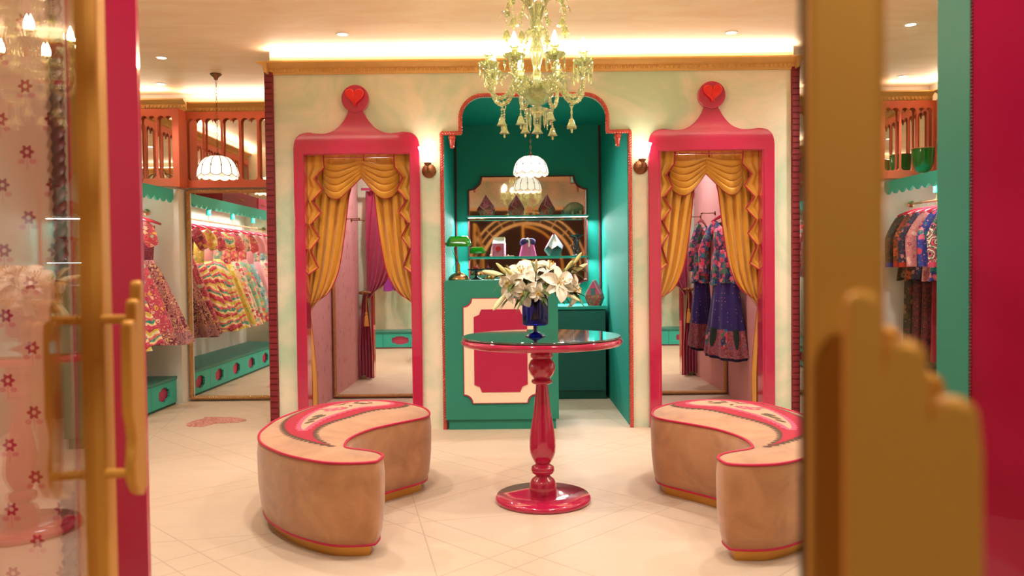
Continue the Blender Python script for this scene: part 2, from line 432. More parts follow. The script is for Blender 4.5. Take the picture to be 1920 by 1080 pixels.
    def plate(s, loops, th, fn, bevel=0.0):
        v, f = plate_geo(loops, th, bevel); return s.add([fn(*p) for p in v], f)
    def xf(s, mtx):
        s.v = [tuple(mtx @ Vector(p)) for p in s.v]; return s
    def build(s, name, mat, parent=None, smooth=35, loc=None, rot=None):
        me = bpy.data.meshes.new(name); me.from_pydata(s.v, [], s.f)
        mats = mat if isinstance(mat, (list, tuple)) else [mat]
        for q in mats: me.materials.append(M[q])
        if len(mats) > 1: me.polygons.foreach_set('material_index', s.mi)
        bm = bmesh.new(); bm.from_mesh(me); bmesh.ops.recalc_face_normals(bm, faces=bm.faces); bm.to_mesh(me); bm.free()
        if smooth:
            me.polygons.foreach_set('use_smooth', [True] * len(me.polygons)); me.set_sharp_from_angle(angle=R(smooth))
        o = bpy.data.objects.new(name, me); C.objects.link(o)
        if parent: o.parent = parent
        if loc is not None: o.location = loc
        if rot is not None: o.rotation_euler = rot
        return o
def plate_geo(loops, th, bevel=0.0):
    cu = bpy.data.curves.new('outline', 'CURVE'); cu.dimensions = '2D'; cu.fill_mode = 'BOTH'
    cu.extrude = max(0, th / 2 - bevel); cu.bevel_depth = bevel; cu.bevel_resolution = 2; cu.offset = -bevel
    for lp in loops:
        sp = cu.splines.new('POLY'); sp.points.add(len(lp) - 1)
        for p, q in zip(sp.points, lp): p.co = (q[0], q[1], 0, 1)
        sp.use_cyclic_u = True
    o = bpy.data.objects.new('outline', cu); C.objects.link(o)
    dg = bpy.context.evaluated_depsgraph_get(); me = bpy.data.meshes.new_from_object(o.evaluated_get(dg))
    v = [tuple(x.co) for x in me.vertices]; f = [tuple(p.vertices) for p in me.polygons]
    bpy.data.objects.remove(o); bpy.data.curves.remove(cu); bpy.data.meshes.remove(me)
    return v, f
def face_cam(Y):   # outline (x, z) with thickness going away from / to the camera about plane Y
    return lambda x, y, z: (x, Y - z, y)
def face_x(X): return lambda x, y, z: (X + z, x, y)
def flat_z(Z): return lambda x, y, z: (x, y, Z + z)
def tag(o, label, cat, group=None, kind=None):
    o['label'] = label
    if cat: o['category'] = cat
    if group: o['group'] = group
    if kind: o['kind'] = kind
    return o
def struct(o): o['kind'] = 'structure'; return o
def thing(name, label, cat, loc=(0, 0, 0), rot=(0, 0, 0), group=None):
    o = bpy.data.objects.new(name, None); o.empty_display_size = 0.05; C.objects.link(o); o.location = loc; o.rotation_euler = rot
    return tag(o, label, cat, group)
def dup(o, parent=None, loc=None, rot=None, label=None, mats=None):
    c = o.copy(); C.objects.link(c); c.parent = parent
    if loc is not None: c.location = loc
    if rot is not None: c.rotation_euler = rot
    if label: c['label'] = label
    for ch in list(o.children): dup(ch, c)
    return c
def cr(pts, n=8, closed=False):      # Catmull-Rom through points of any dimension
    out = []; m = len(pts); P = [tuple(p) for p in pts]
    rng = range(m) if closed else range(m - 1)
    for i in rng:
        g = lambda k: P[k % m] if closed else P[min(max(k, 0), m - 1)]
        a, b, c, d = g(i - 1), g(i), g(i + 1), g(i + 2)
        for k in range(n):
            t = k / n
            out.append(tuple(0.5 * (2 * b[q] + (c[q] - a[q]) * t + (2 * a[q] - 5 * b[q] + 4 * c[q] - d[q]) * t * t + (3 * b[q] - a[q] - 3 * c[q] + d[q]) * t ** 3) for q in range(len(b))))
    if not closed: out.append(P[-1])
    return out
def resample(pts, step):
    pts = [Vector(p) for p in pts]; out = [pts[0]]; acc = 0
    for a, b in zip(pts[:-1], pts[1:]):
        L = (b - a).length; d = step - acc
        while d <= L: out.append(a.lerp(b, d / L)); d += step
        acc = (acc + L) % step if L + acc >= step else acc + L
    if (out[-1] - pts[-1]).length > step * 0.2: out.append(pts[-1])
    return out
def rope(name, pts, r, mat, parent=None, lobes=3, pitch=None, step=None, amp=0.3):
    step = step or r * 0.55; pitch = pitch or r * 7
    b = MB().tube(resample(pts, step), r, lobes * 4, shape=lambda a: 1 - amp / 2 + amp / 2 * cos(lobes * a), twist=2 * pi / pitch)
    return b.build(name, mat, parent, 60)
def circle(cx, cy, r, n=32, a0=0, a1=2 * pi): return [(cx + r * cos(a0 + (a1 - a0) * i / n), cy + r * sin(a0 + (a1 - a0) * i / n)) for i in range(n + (0 if abs(a1 - a0 - 2 * pi) < 1e-6 else 1))]
def notch_rect(x0, x1, z0, z1, r, n=8):   # rectangle with concave quarter-round corners
    o = []
    for cx, cz, a0, a1 in ((x0, z0, pi / 2, 0), (x1, z0, pi, pi / 2), (x1, z1, 3 * pi / 2, pi), (x0, z1, 2 * pi, 3 * pi / 2)):
        for i in range(n + 1):
            a = a0 + (a1 - a0) * i / n; o.append((cx + r * cos(a), cz + r * sin(a)))
    return o
def heart(cx, cy, s, n=48):
    o = []
    for i in range(n):
        t = 2 * pi * i / n; o.append((cx + s * 16 * sin(t) ** 3 / 17, cy + s * (13 * cos(t) - 5 * cos(2 * t) - 2 * cos(3 * t) - cos(4 * t)) / 17))
    return o
# ------------------------------------------------------------------ the room
def sbox(name, mat, *b): return struct(MB().box(*b).build(name, mat, smooth=0))
sbox('floor', 'floor_stone', -3.9, 4.2, -1.2, 7.9, -0.1, 0)
# ceiling with holes left for nothing: one slab
sbox('ceiling', 'plaster_ceiling', -3.9, 4.2, 0.2, 7.9, CEIL, CEIL + 0.1)
sbox('wall_left', 'wall_white', -3.62, -3.50, 2.2, 7.9, 0, CEIL)
sbox('wall_right', 'wall_white', 3.82, 3.94, 2.2, 7.9, 0, CEIL)
sbox('wall_back', 'wall_cream', -3.5, 3.82, 7.75, 7.87, 0, CEIL)
sbox('wall_back_left', 'wall_white', -3.5, -1.76, 7.30, 7.75, 0, CEIL)
sbox('wall_back_right', 'wall_white', 2.08, 3.82, 7.30, 7.75, 0, CEIL)
for s in ('left', 'right'):
    a, b = sorted((mx(-3.5, s), mx(-2.97, s)))
    sbox('wall_pier_' + s, 'wall_white', a, b, 7.13, 7.30, 0, 1.93)
    sbox('wall_end_' + s, 'plaster_green', a, b, 3.95, 4.08, 0, CEIL)
# shop front walls seen from the door
FY = 2.2
sbox('wall_front_left', 'sprig_wallpaper', -3.5, -1.215, FY, FY + 0.05, 0, CEIL)
sbox('wall_front_left_inner', 'plaster_green', -3.5, -1.10, FY + 0.05, FY + 0.12, 0, CEIL)
sbox('wall_front_right', 'magenta_gloss', 1.27, 3.82, FY, FY + 0.05, 0, CEIL)
sbox('wall_front_right_inner', 'plaster_green', 1.271, 3.82, FY + 0.05, FY + 0.16, 0, CEIL)
sbox('wall_vestibule_left', 'sprig_wallpaper', -1.75, -1.65, 0.24, FY, 0, CEIL)
sbox('wall_vestibule_right', 'magenta_gloss', 1.95, 2.05, 0.24, FY, 0, CEIL)
# magenta jamb, its gloss face, and the rope beside it
struct(MB().box(-1.212, -1.02, FY - 0.006, FY + 0.012, 0, CEIL).build('trim_1', 'magenta_gloss', smooth=0))
struct(rope('trim_2', [(-1.232, FY - 0.02, 0), (-1.232, FY - 0.02, CEIL)], 0.019, 'dark_red_trim', pitch=0.10, step=0.012))
struct(MB().box(1.262, 1.27, FY + 0.0, FY + 0.165, 0, CEIL).build('trim_3', 'teal_counter', smooth=0))
bd = MB(); z = 0.01
while z < CEIL - 0.02: bd.ball((1.266, FY - 0.004, z), 0.0042, 8); z += 0.0095
struct(bd.build('trim_4', 'red_trim'))
# the street outside the door
sbox('wall_street', 'dark_outside', -4.5, 5.0, -4.2, -4.0, -0.2, 3.4)

# ------------------------------------------------------------------ the fitting-room block
def arch_loop():
    x0, x1, xs0, xs1, zs, zt, r = -0.505, 0.878, -0.366, 0.713, 2.185, 2.46, 0.17
    return [(x0, -0.001), (x1, -0.001), (x1, zs), (xs1, zs)] + circle(xs1 - r, zt - r, r, 10, 0, pi / 2) + \
           circle(xs0 + r, zt - r, r, 10, pi / 2, pi) + [(xs0, zs), (x0, zs)]
outer = [(-1.762, 0), (2.085, 0), (2.085, CEIL), (-1.762, CEIL)]
LO = (-1.515, -0.742); RO = (1.10, 1.845)
# one outline that runs in and out of the openings that reach the floor
al = arch_loop()
front = [(-1.762, 0), (LO[0], 0), (LO[0], 2.04), (LO[1], 2.04), (LO[1], 0), (al[0][0], 0)] + al[::-1][:-2] + \
        [(al[1][0], 0), (RO[0], 0), (RO[0], 2.04), (RO[1], 2.04), (RO[1], 0), (2.085, 0), (2.085, CEIL), (-1.762, CEIL)]
struct(MB().plate([front], 0.08, face_cam(5.93)).build('wall_block_front', 'plaster_green', smooth=0))
sbox('wall_block_left', 'plaster_green', -1.762, -1.68, 5.97, 7.30, 0, CEIL)
sbox('wall_block_right', 'plaster_green', 2.0, 2.085, 5.97, 7.30, 0, CEIL)
for nm, x0, x1 in (('fitting_left', -1.68, -0.64), ('fitting_right', 0.96, 2.0)):
    sbox('wall_%s_a' % nm, 'fitting_wallpaper', x0, x0 + 0.015, 5.975, 7.36, 0, 2.66)
    sbox('wall_%s_b' % nm, 'fitting_wallpaper', x1 - 0.015, x1, 5.975, 7.36, 0, 2.66)
    sbox('wall_%s_back' % nm, 'fitting_wallpaper', x0 + 0.015, x1 - 0.015, 7.345, 7.36, 0, 2.66)
    sbox('wall_%s_fill' % nm, 'wall_cream', x0, x1, 7.36, 7.75, 0, CEIL)
    sbox('wall_%s_soffit' % nm, 'wall_cream', x0 + .015, x1 - .015, 5.975, 7.345, 2.66, 2.70)
sbox('wall_niche_left', 'teal_wall', -0.64, -0.545, 5.975, 7.75, 0, CEIL)
sbox('wall_niche_right', 'teal_wall', 0.872, 0.96, 5.975, 7.75, 0, CEIL)
sbox('wall_niche_back', 'teal_wall', -0.545, 0.872, 7.70, 7.75, 0, 2.62)
sbox('wall_niche_soffit', 'teal_wall', -0.545, 0.872, 5.975, 7.70, 2.56, 2.62)
# brick-moulded edge trims
for i, (x0, x1) in enumerate(((-1.80, -1.735), (2.065, 2.125))):
    b = MB(); z = 0.0
    while z < 2.64:
        z1 = min(z + 0.042, 2.645); c = 0.005
        v = [(x0, 5.99, z), (x1, 5.99, z), (x1, 5.99, z1), (x0, 5.99, z1), (x0, 5.875, z), (x1, 5.875, z), (x1, 5.875, z1), (x0, 5.875, z1),
             (x0 + c, 5.862, z + c), (x1 - c, 5.862, z + c), (x1 - c, 5.862, z1 - c), (x0 + c, 5.862, z1 - c)]
        b.add(v, [(0, 4, 5, 1), (1, 5, 6, 2), (2, 6, 7, 3), (3, 7, 4, 0), (0, 1, 2, 3), (4, 8, 9, 5), (5, 9, 10, 6), (6, 10, 11, 7), (7, 11, 8, 4), (8, 11, 10, 9)]); z += 0.0435
    b.box(x0 + 0.003, x1 - 0.003, 5.869, 5.97, 0, 2.64)
    struct(b.build('trim_%d' % (5 + i), 'red_trim', smooth=20))
# cornices: moulded profile with a row of egg blocks, swept straight between mitres
def cornice(name, p0, p1, nrm, z0=2.625):
    p0 = Vector((*p0, 0)); p1 = Vector((*p1, 0)); n = Vector((*nrm, 0)); d = (p1 - p0).normalized(); L = (p1 - p0).length
    prof = [(0, 0), (0.012, 0), (0.014, 0.010), (0.022, 0.014), (0.022, 0.045), (0.03, 0.05), (0.045, 0.062), (0.068, 0.070), (0.078, 0.074), (0.078, 0.086), (0, 0.086)]
    b = MB(); vs = []
    for q, s in ((p0, -1), (p1, 1)):
        for a, z in prof: vs.append(q + n * a + d * (s * a * 0.0) + Vector((0, 0, z0 + z)))
    k = len(prof); b.add(vs, [(i, (i + 1) % k, k + (i + 1) % k, k + i) for i in range(k)] + [tuple(range(k)), tuple(range(k, 2 * k))[::-1]])
    m = int(L / 0.034)
    for i in range(m):
        c = p0 + d * ((i + 0.5) * L / m) + n * 0.022 + Vector((0, 0, z0 + 0.029))
        b.ball(c, 0.0125, 6, (0.95, 0.95, 1.15))
    return struct(b.build(name, 'gold_cornice', smooth=40))
cornice('trim_7', (-1.80, 5.89), (2.13, 5.89), (0, -1))
cornice('trim_8', (-1.762, 5.815), (-1.762, 7.22), (-1, 0)); cornice('trim_9', (2.085, 5.815), (2.085, 7.22), (1, 0))
for i, s in enumerate(('left', 'right')):
    k = 1 if s == 'left' else -1
    cornice('trim_%d' % (10 + i * 5), (mx(-2.95, s), 7.27), (mx(-1.84, s), 7.27), (0, -1))
    cornice('trim_%d' % (11 + i * 5), (mx(-3.42, s), 7.11), (mx(-2.87, s), 7.11), (0, -1))
    cornice('trim_%d' % (12 + i * 5), (mx(-2.955, s), 7.11), (mx(-2.955, s), 7.20), (k, 0))
    cornice('trim_%d' % (13 + i * 5), (mx(-3.47, s), 4.08), (mx(-3.47, s), 7.04), (k, 0))
    cornice('trim_%d' % (14 + i * 5), (mx(-3.42, s), 2.32 + (0.04 if s == 'right' else 0)), (mx(-1.02, s) , 2.32 + (0.04 if s == 'right' else 0)), (0, 1))
# door-shaped magenta surrounds with a finial disc and a heart
def surround(cx, hw, label):
    half = [(0.0, 2.535)]
    rt = [(a[0], a[1]) for a in circle(0, 2.437, 0.098, 14, pi / 2, -0.86)]
    rt += cr([rt[-1], (0.058, 2.345), (0.088, 2.285), (0.145, 2.222), (0.215, 2.192), (0.285, 2.190), (0.352, 2.197), (0.412, 2.184), (0.450, 2.145), (0.463, 2.085)], 5)[1:]
    rt += [(0.463, 0.0), (0.3865, 0.0), (0.3865, 2.04)]
    loop = rt + [(-x, z) for x, z in rt[::-1]]
    # remove the doubled top point
    loop = [p for i, p in enumerate(loop) if i == 0 or (abs(p[0] - loop[i - 1][0]) + abs(p[1] - loop[i - 1][1])) > 1e-5]
    t = thing('doorway_surround', label, 'door frame', (cx, 5.89, 0), group='magenta fitting room surrounds')
    MB().plate([loop], 0.036, lambda x, y, z: (x, -0.0185 - z, y), 0.006).build('frame', 'magenta_gloss', t, 30)
    jb = MB()
    for a, b in ((hw, hw + .02), (-hw - .02, -hw)): jb.box(a, b, -0.03, 0.092, 0, 2.052)
    jb.build('jamb_lining', 'magenta_gloss', t, 0); MB().box(-hw, hw, -0.03, 0.092, 2.034, 2.052).build('head_lining', 'magenta_gloss', t, 0)
    MB().plate([circle(0, 2.437, 0.100, 40)], 0.022, lambda x, y, z: (x, -0.046 - z, y), 0.005).build('finial_disc', 'magenta_gloss', t, 30)
    MB().plate([heart(0, 2.452, 0.073)], 0.034, lambda x, y, z: (x, -0.073 - z, y), 0.009).build('heart', 'heart_red', t, 30)['label'] = 'bright red heart'
    return t
surround(-1.128, .386, 'glossy magenta doorway surround with red heart on top, left of the teal niche')
surround(1.472, .372, 'glossy magenta doorway surround with red heart on top, right of the teal niche')
# orange rope round the niche opening, finial drops under its shoulders
pts = [(p[0], p[1]) for p in arch_loop()]
path = [pts[0]] + [pts[-1]] + pts[-2:1:-1] + [pts[1]]
path = [(x, 5.878, max(z, 0.0)) for x, z in path]
o = rope('rope_moulding', path, 0.0165, 'orange_gloss', lobes=4, pitch=0.075, step=0.0065, amp=0.2)
# the whole rope has one colour, from floor to arch
tag(o, 'twisted red rope moulding edging the arched teal niche', 'moulding')
for x, nm in ((-0.43, 'left'), (0.79, 'right')):
    pr = [(0.0, -0.095), (0.013, -0.094), (0.017, -0.086), (0.014, -0.078), (0.017, -0.074), (0.019, -0.05), (0.024, -0.034), (0.021, -0.028), (0.027, -0.022), (0.027, -0.008), (0.018, 0.0), (0, 0)]
    tag(MB().lathe(pr, 20).build('finial', 'orange_gloss', loc=(x, 5.90, 2.172)), 'small turned orange finial hanging under the %s shoulder of the niche arch' % nm, 'finial', 'niche arch finials')
for i, (x, nm) in enumerate(((-0.530, 'left'), (0.852, 'right'))):
    tag(rope('corner_rope', [(x, 7.688, 0.0), (x, 7.688, 2.55)], 0.0105, 'dark_red_trim', lobes=4, pitch=0.05, step=.006, amp=.22), 'thin dark red rope trim in the %s back corner of the niche' % nm, 'trim', 'niche corner ropes')
# ------------------------------------------------------------------ pierced orange railings with mirror behind
def railing(name, L, loc, rot, label, group='pierced orange railings under the ceiling'):
    t = thing(name, label, 'railing', loc, (0, 0, rot), group)
    z0, z1 = 1.945, 2.63; n = max(1, round((L - 0.04) / 0.170)); p = (L - 0.04) / n; w = p * 0.44
    holes = []
    for i in range(n):
        c = 0.02 + p * (i + 0.5); zt = z1 - 0.095; r = w / 2
        lp = circle(c + r, zt, r, 8, 0, pi) + circle(c - r, zt, r, 8, 0, pi)[1:]
        lp += circle(c - w * 0.55, z0 + 0.10, w * 0.45, 6, pi, 1.5 * pi) + circle(c + w * 0.55, z0 + 0.10, w * 0.45, 6, 1.5 * pi, 2 * pi)
        holes.append(lp)
    MB().plate([[(0, z0), (L, z0), (L, z1), (0, z1)]] + holes, 0.014, lambda x, y, z: (x, -z, y), 0.002).build('rail_panel', 'orange_paint', t, 30)
    MB().box(0, L, 0.035, 0.042, z0 + 0.01, z1 - 0.01).build('mirror_backing', 'mirror', t, 0)['label'] = 'mirror behind the railing'
    return t
for s in ('left', 'right'):
    k = 1 if s == 'left' else -1
    x0, x1 = sorted((mx(-2.96, s), mx(-1.77, s)))
    railing('railing', x1 - x0 - 0.002, (x0 + 0.001, 7.245, 0), 0, 'orange pierced railing above the tall mirror in the back %s corner' % s)
    x0, x1 = sorted((mx(-3.45, s), mx(-2.96, s)))
    railing('railing', x1 - x0 - 0.004, (x0 + 0.002, 7.085, 0), 0, 'short orange pierced railing over the end of the %s clothes rail' % s)
    if s == 'left': railing('railing', 2.97, (-3.44, 4.085, 0), R(90), 'long orange pierced railing along the left wall shelf')
    else: railing('railing', 2.97, (mx(-3.44, s), 7.055, 0), R(-90), 'long orange pierced railing along the right wall shelf')
    a, b = sorted((mx(-2.968, s), mx(-2.93, s)))
    struct(MB().box(a, b, 7.07, 7.24, 1.94, 2.63).build('trim_%d' % (20 + (s == 'right')), 'orange_paint', smooth=0))
    # tall mirror with rope frame, set on the back wall
    a, b = sorted((mx(-2.965, s), mx(-1.80, s)))
    t = thing('wall_mirror', 'tall gold rope framed mirror on the back wall at the far %s' % s, 'mirror', ((a + b) / 2, 7.29, 0), group='tall rope framed mirrors')
    h = (b - a) / 2
    MB().box(-h, h, -0.02, -0.008, 0.02, 1.93).build('mirror_glass', 'mirror', t, 0)
    b2 = 0.022
    rr = rope('mirror_frame', [(-h + b2, -0.025, 0.03), (h - b2, -0.025, 0.03), (h - b2, -0.025, 1.915), (-h + b2, -0.025, 1.915), (-h + b2, -0.025, 0.03)], 0.019, 'gold_rope', t, lobes=4, pitch=0.075, step=0.008, amp=.2)
# mirrors of the two fitting rooms
for x0, x1, xa, xb, nm in ((-1.655, -0.665, -1.655, -0.665, 'left'), (0.985, 1.975, 0.985, 1.975, 'right')):
    cx = (x0 + x1) / 2; h = (x1 - x0) / 2
    t = thing('fitting_mirror', 'full height gold rope framed mirror at the back of the %s fitting room' % nm, 'mirror', (cx, 7.34, 0), group='fitting room mirrors')
    MB().box(-h, h, -0.018, -0.004, 0.02, 2.3).build('mirror_glass', 'mirror', t, 0)
    rope('mirror_frame', [(-h + .015, -0.022, 0.025), (h - .015, -0.022, 0.025), (h - .015, -0.022, 2.3), (-h + .015, -0.022, 2.3), (-h + .015, -0.022, 0.025)], 0.016, 'gold_rope', t, lobes=4, pitch=0.07, step=0.007, amp=.2)
plain('bench_teal_shaded', H('2f7f72'), 0.4, var=.05)  # darker than the drawers: shade on the bench tops put into the colour
# ------------------------------------------------------------------ shelves, rails and benches down the sides
def plaque(w, h, n=6):     # bracket-shaped plaque outline
    o = []
    q = [(w, 0), (w * 0.93, h * 0.28), (w * 0.98, h * 0.42), (w * 0.78, h * 0.62), (w * 0.55, h * 0.66), (w * 0.45, h * 0.9), (w * 0.15, h * 0.86), (0, h)]
    o = q + [(-x, z) for x, z in q[-2::-1]] + [(-x, -z) for x, z in q[1:]] + [(x, -z) for x, z in q[-2:0:-1]]
    return o
def wave_board(L, zt, depth, amp, pitch):
    n = int(L / pitch); pts = [(0, zt), (0, depth)]
    for i in range(n):
        for j in range(12):
            u = (i + j / 12) * L / n; pts.append((u, depth - amp * (.5 - .5 * cos(2 * pi * j / 12))))
    pts += [(L, depth), (L, zt)]; return pts
def side_unit(s, L0, L1):
    k = 1 if s == 'left' else -1; L = L1 - L0; cy = (L0 + L1) / 2; X = mx(-3.02, s); Xw = mx(-3.495, s); mid = (X + Xw) / 2
    t = thing('display_shelf', 'teal wall shelf with scalloped front edge above the %s clothes rail' % s, 'shelf', (X, cy, 1.9), group='side wall shelves')
    MB().box(*sorted((-0.01 * k, (Xw - X) + 0.06 * k)), -L / 2, L / 2, -0.015, 0.02).build('shelf_board', 'teal_bright', t, 0)
    MB().plate([wave_board(L, 0.02, -0.066, 0.034, 0.125)], 0.018, lambda x, y, z: (z, x - L / 2, y)).build('scalloped_valance', 'teal_bright', t, 30)
    # clothes rail: rod, end flanges, hanging brackets
    Xr = mx(-3.25, s)
    t = thing('clothes_rail', 'brass clothes rail hung under the %s wall shelf' % s, 'clothes rail', (Xr, cy, 1.72), group='brass clothes rails')
    MB().tube([(0, -L / 2 + 0.01, 0), (0, L / 2 - 0.012, 0)], 0.0095, 12).build('rod', 'steel_gold', t)
    for q in (-1, 1):
        MB().lathe([(0, 0), (0.03, 0), (0.03, 0.006), (0.018, 0.01), (0.012, 0.03), (0, 0.03)], 20).xf(Matrix.Translation((0, q * (L / 2), 0)) @ Matrix.Rotation(R(90 * q), 4, 'X')).build('flange', 'steel_gold', t)
    for q in (-0.36, -0.12, 0.12, 0.36):
        b = MB().tube([(0, q * L, 0.005), (0, q * L, 0.12)], 0.005, 8); b.build('hanging_bracket', 'steel_gold', t)
        MB().lathe([(0, 0.06), (0.024, 0.06), (0.027, 0.075), (0.023, 0.08), (0.026, 0.12), (0, 0.165)], 16, (0, q * L, 0.003)).build('bracket_cup', 'teal_wall', t)
    # bench of drawers
    t = thing('drawer_bench', 'low teal bench of drawers with pink plaques along the %s wall' % s, 'bench', (X, cy, 0), group='drawer benches')
    y0 = -L / 2
    MB().box(*sorted((-0.03 * k, Xw - X)), y0, L / 2, 0.0, 0.225).build('carcass', 'pink_paint', t, 0)
    MB().box(*sorted((0.006 * k, Xw - X)), y0, L / 2, 0.226, 0.252).build('bench_top', 'bench_teal_shaded', t, 0)
    MB().box(*sorted((-0.025 * k, -0.012 * k)), y0, L / 2, 0.0, 0.02).build('kick_board', 'teal_dark', t, 0)
    n = round(L / 0.53); w = L / n
    for i in range(n):
        c = y0 + w * (i + 0.5)
        pl = [(c + a, 0.122 + b) for a, b in plaque(0.115, 0.068)]
        MB().plate([[(c - w / 2 + 0.002, 0.022), (c + w / 2 - 0.002, 0.022), (c + w / 2 - 0.002, 0.222), (c - w / 2 + 0.002, 0.222)], pl], 0.022,
                   lambda x, y, z: (-0.011 * k + z, x, y)).build('drawer', 'teal_bright', t, 0)
side_unit('left', 4.085, 7.125); side_unit('right', 4.085, 7.125)
# benches and rails standing behind the shop front walls (seen in the fitting-room mirrors)
for s, x0, x1 in (('left', -3.45, -1.42), ('right', 1.85, 3.75)):
    yb = FY + 0.165; L = x1 - x0; cx = (x0 + x1) / 2
    t = thing('drawer_bench', 'low teal drawer bench behind the %s shop front wall, seen in a fitting room mirror' % s, 'bench', (cx, yb, 0), group='front drawer benches')
    MB().box(-L / 2, L / 2, 0, 0.42, 0, 0.225).build('carcass', 'pink_paint', t, 0)
    MB().box(-L / 2, L / 2, 0, 0.45, 0.226, 0.252).build('bench_top', 'bench_teal_shaded', t, 0)
    n = 4; w = L / n
    for i in range(n):
        c = -L / 2 + w * (i + .5)
        MB().plate([[(c - w / 2 + .002, .02), (c + w / 2 - .002, .02), (c + w / 2 - .002, .222), (c - w / 2 + .002, .222)], [(c + a, .122 + b) for a, b in plaque(.13, .068)]], .022,
                   lambda x, y, z: (x, .432 + z, y)).build('drawer', 'teal_bright', t, 0)
    t = thing('clothes_rail', 'brass clothes rail behind the %s shop front wall, seen in a fitting room mirror' % s, 'clothes rail', (cx, yb + 0.25, 1.72), group='front clothes rails')
    MB().tube([(-L / 2, 0, 0), (L / 2, 0, 0)], 0.0095, 12).build('rod', 'steel_gold', t)
    for q in (-1, 1): MB().tube([(q * (L / 2 - .05), 0, 0), (q * (L / 2 - .05), -0.25, 0)], 0.008, 8).build('bracket', 'steel_gold', t)
# ------------------------------------------------------------------ paisley ottomans
TOPZ = 0.40
opx = [(720, 855), (714, 863), (700, 868), (650, 870.5), (600, 868), (540, 856), (505, 843), (487, 832), (482.5, 820), (489, 808), (515, 789), (554, 773), (598.5, 760.5), (657.7, 753.5), (717, 752.5), (761, 757), (794, 764.5), (806.5, 773), (805, 781), (790, 786),
       (776, 789), (732, 798), (693, 807.6), (660, 822), (649, 835), (655, 841), (687, 845), (709, 849)]
OUT = [F(x, y, TOPZ) for x, y in opx]
OUT = cr([(p.x, p.y) for p in OUT], 6, closed=True)
def resamp2(loop, n):
    P = [Vector((*p, 0)) for p in loop] + [Vector((*loop[0], 0))]; L = [0]
    for a, b in zip(P[:-1], P[1:]): L.append(L[-1] + (b - a).length)
    out = []; j = 0
    for i in range(n):
        d = L[-1] * i / n
        while L[j + 1] < d: j += 1
        q = P[j].lerp(P[j + 1], (d - L[j]) / max(1e-9, L[j + 1] - L[j])); out.append((q.x, q.y))
    return out
OUT = resamp2(OUT, 150)
CX = sum(p[0] for p in OUT) / len(OUT); CY = sum(p[1] for p in OUT) / len(OUT)
OUT = [(x - CX, y - CY) for x, y in OUT]
def inset(loop, d):
    n = len(loop); A = sum(loop[i][0] * loop[(i + 1) % n][1] - loop[(i + 1) % n][0] * loop[i][1] for i in range(n)); s = 1 if A > 0 else -1
    o = []
    for i in range(n):
        a, b = loop[i - 2], loop[(i + 2) % n]; tx, ty = b[0] - a[0], b[1] - a[1]; l = sqrt(tx * tx + ty * ty) or 1
        o.append((loop[i][0] - s * ty / l * d, loop[i][1] + s * tx / l * d))
    return o
def bez(px): return [((lambda p: (p.x - CX, p.y - CY))(F(x, y, TOPZ))) for x, y in px]
zo = lambda L: [(480 + a / 3.376, 730 + b / 3.376) for a, b in L]
band = cr(bez(zo([(490, 378), (400, 372), (300, 350), (220, 320), (185, 290), (172, 258), (190, 215), (260, 170), (360, 128), (480, 98), (600, 84), (720, 80), (830, 84), (920, 96), (955, 110), (930, 132), (860, 150), (780, 160), (690, 178), (600, 205), (520, 228), (450, 252), (395, 280), (372, 310), (385, 340), (430, 362)])), 5, closed=True)
inner = cr(bez(zo([(290, 300), (262, 280), (280, 235), (330, 190), (420, 145), (540, 115), (660, 100), (780, 96), (860, 104), (872, 116), (840, 130), (770, 142), (680, 152), (600, 170), (520, 195), (440, 225), (370, 262), (330, 292)])), 5, closed=True)
core = inset(inner, 0.018) if True else inner
def spiky(loop, amp, step):
    lp = resamp2(loop, int(sum(sqrt((loop[i][0] - loop[i - 1][0]) ** 2 + (loop[i][1] - loop[i - 1][1]) ** 2) for i in range(len(loop))) / step) * 2)
    o = inset(lp, -amp); return [o[i] if i % 2 else lp[i] for i in range(len(lp))]
plain('emb_red', H('a31f33'), 0.85, var=0.1); plain('emb_olive', H('5c4230'), 0.85); plain('emb_pink', H('e0526a'), 0.85, var=0.1)
plain('emb_blush', H('dd9478'), 0.85, var=0.08); plain('emb_green', H('5a5038'), 0.85)
OUT2 = resamp2(OUT, 600)
def puff(x, y):   # slight dome of the seat
    d = min((x - a) ** 2 + (y - b) ** 2 for a, b in OUT2) ** 0.5
    d = max(0, d - 0.013); return 0.030 * (1 - math.exp(-(d / 0.14)))
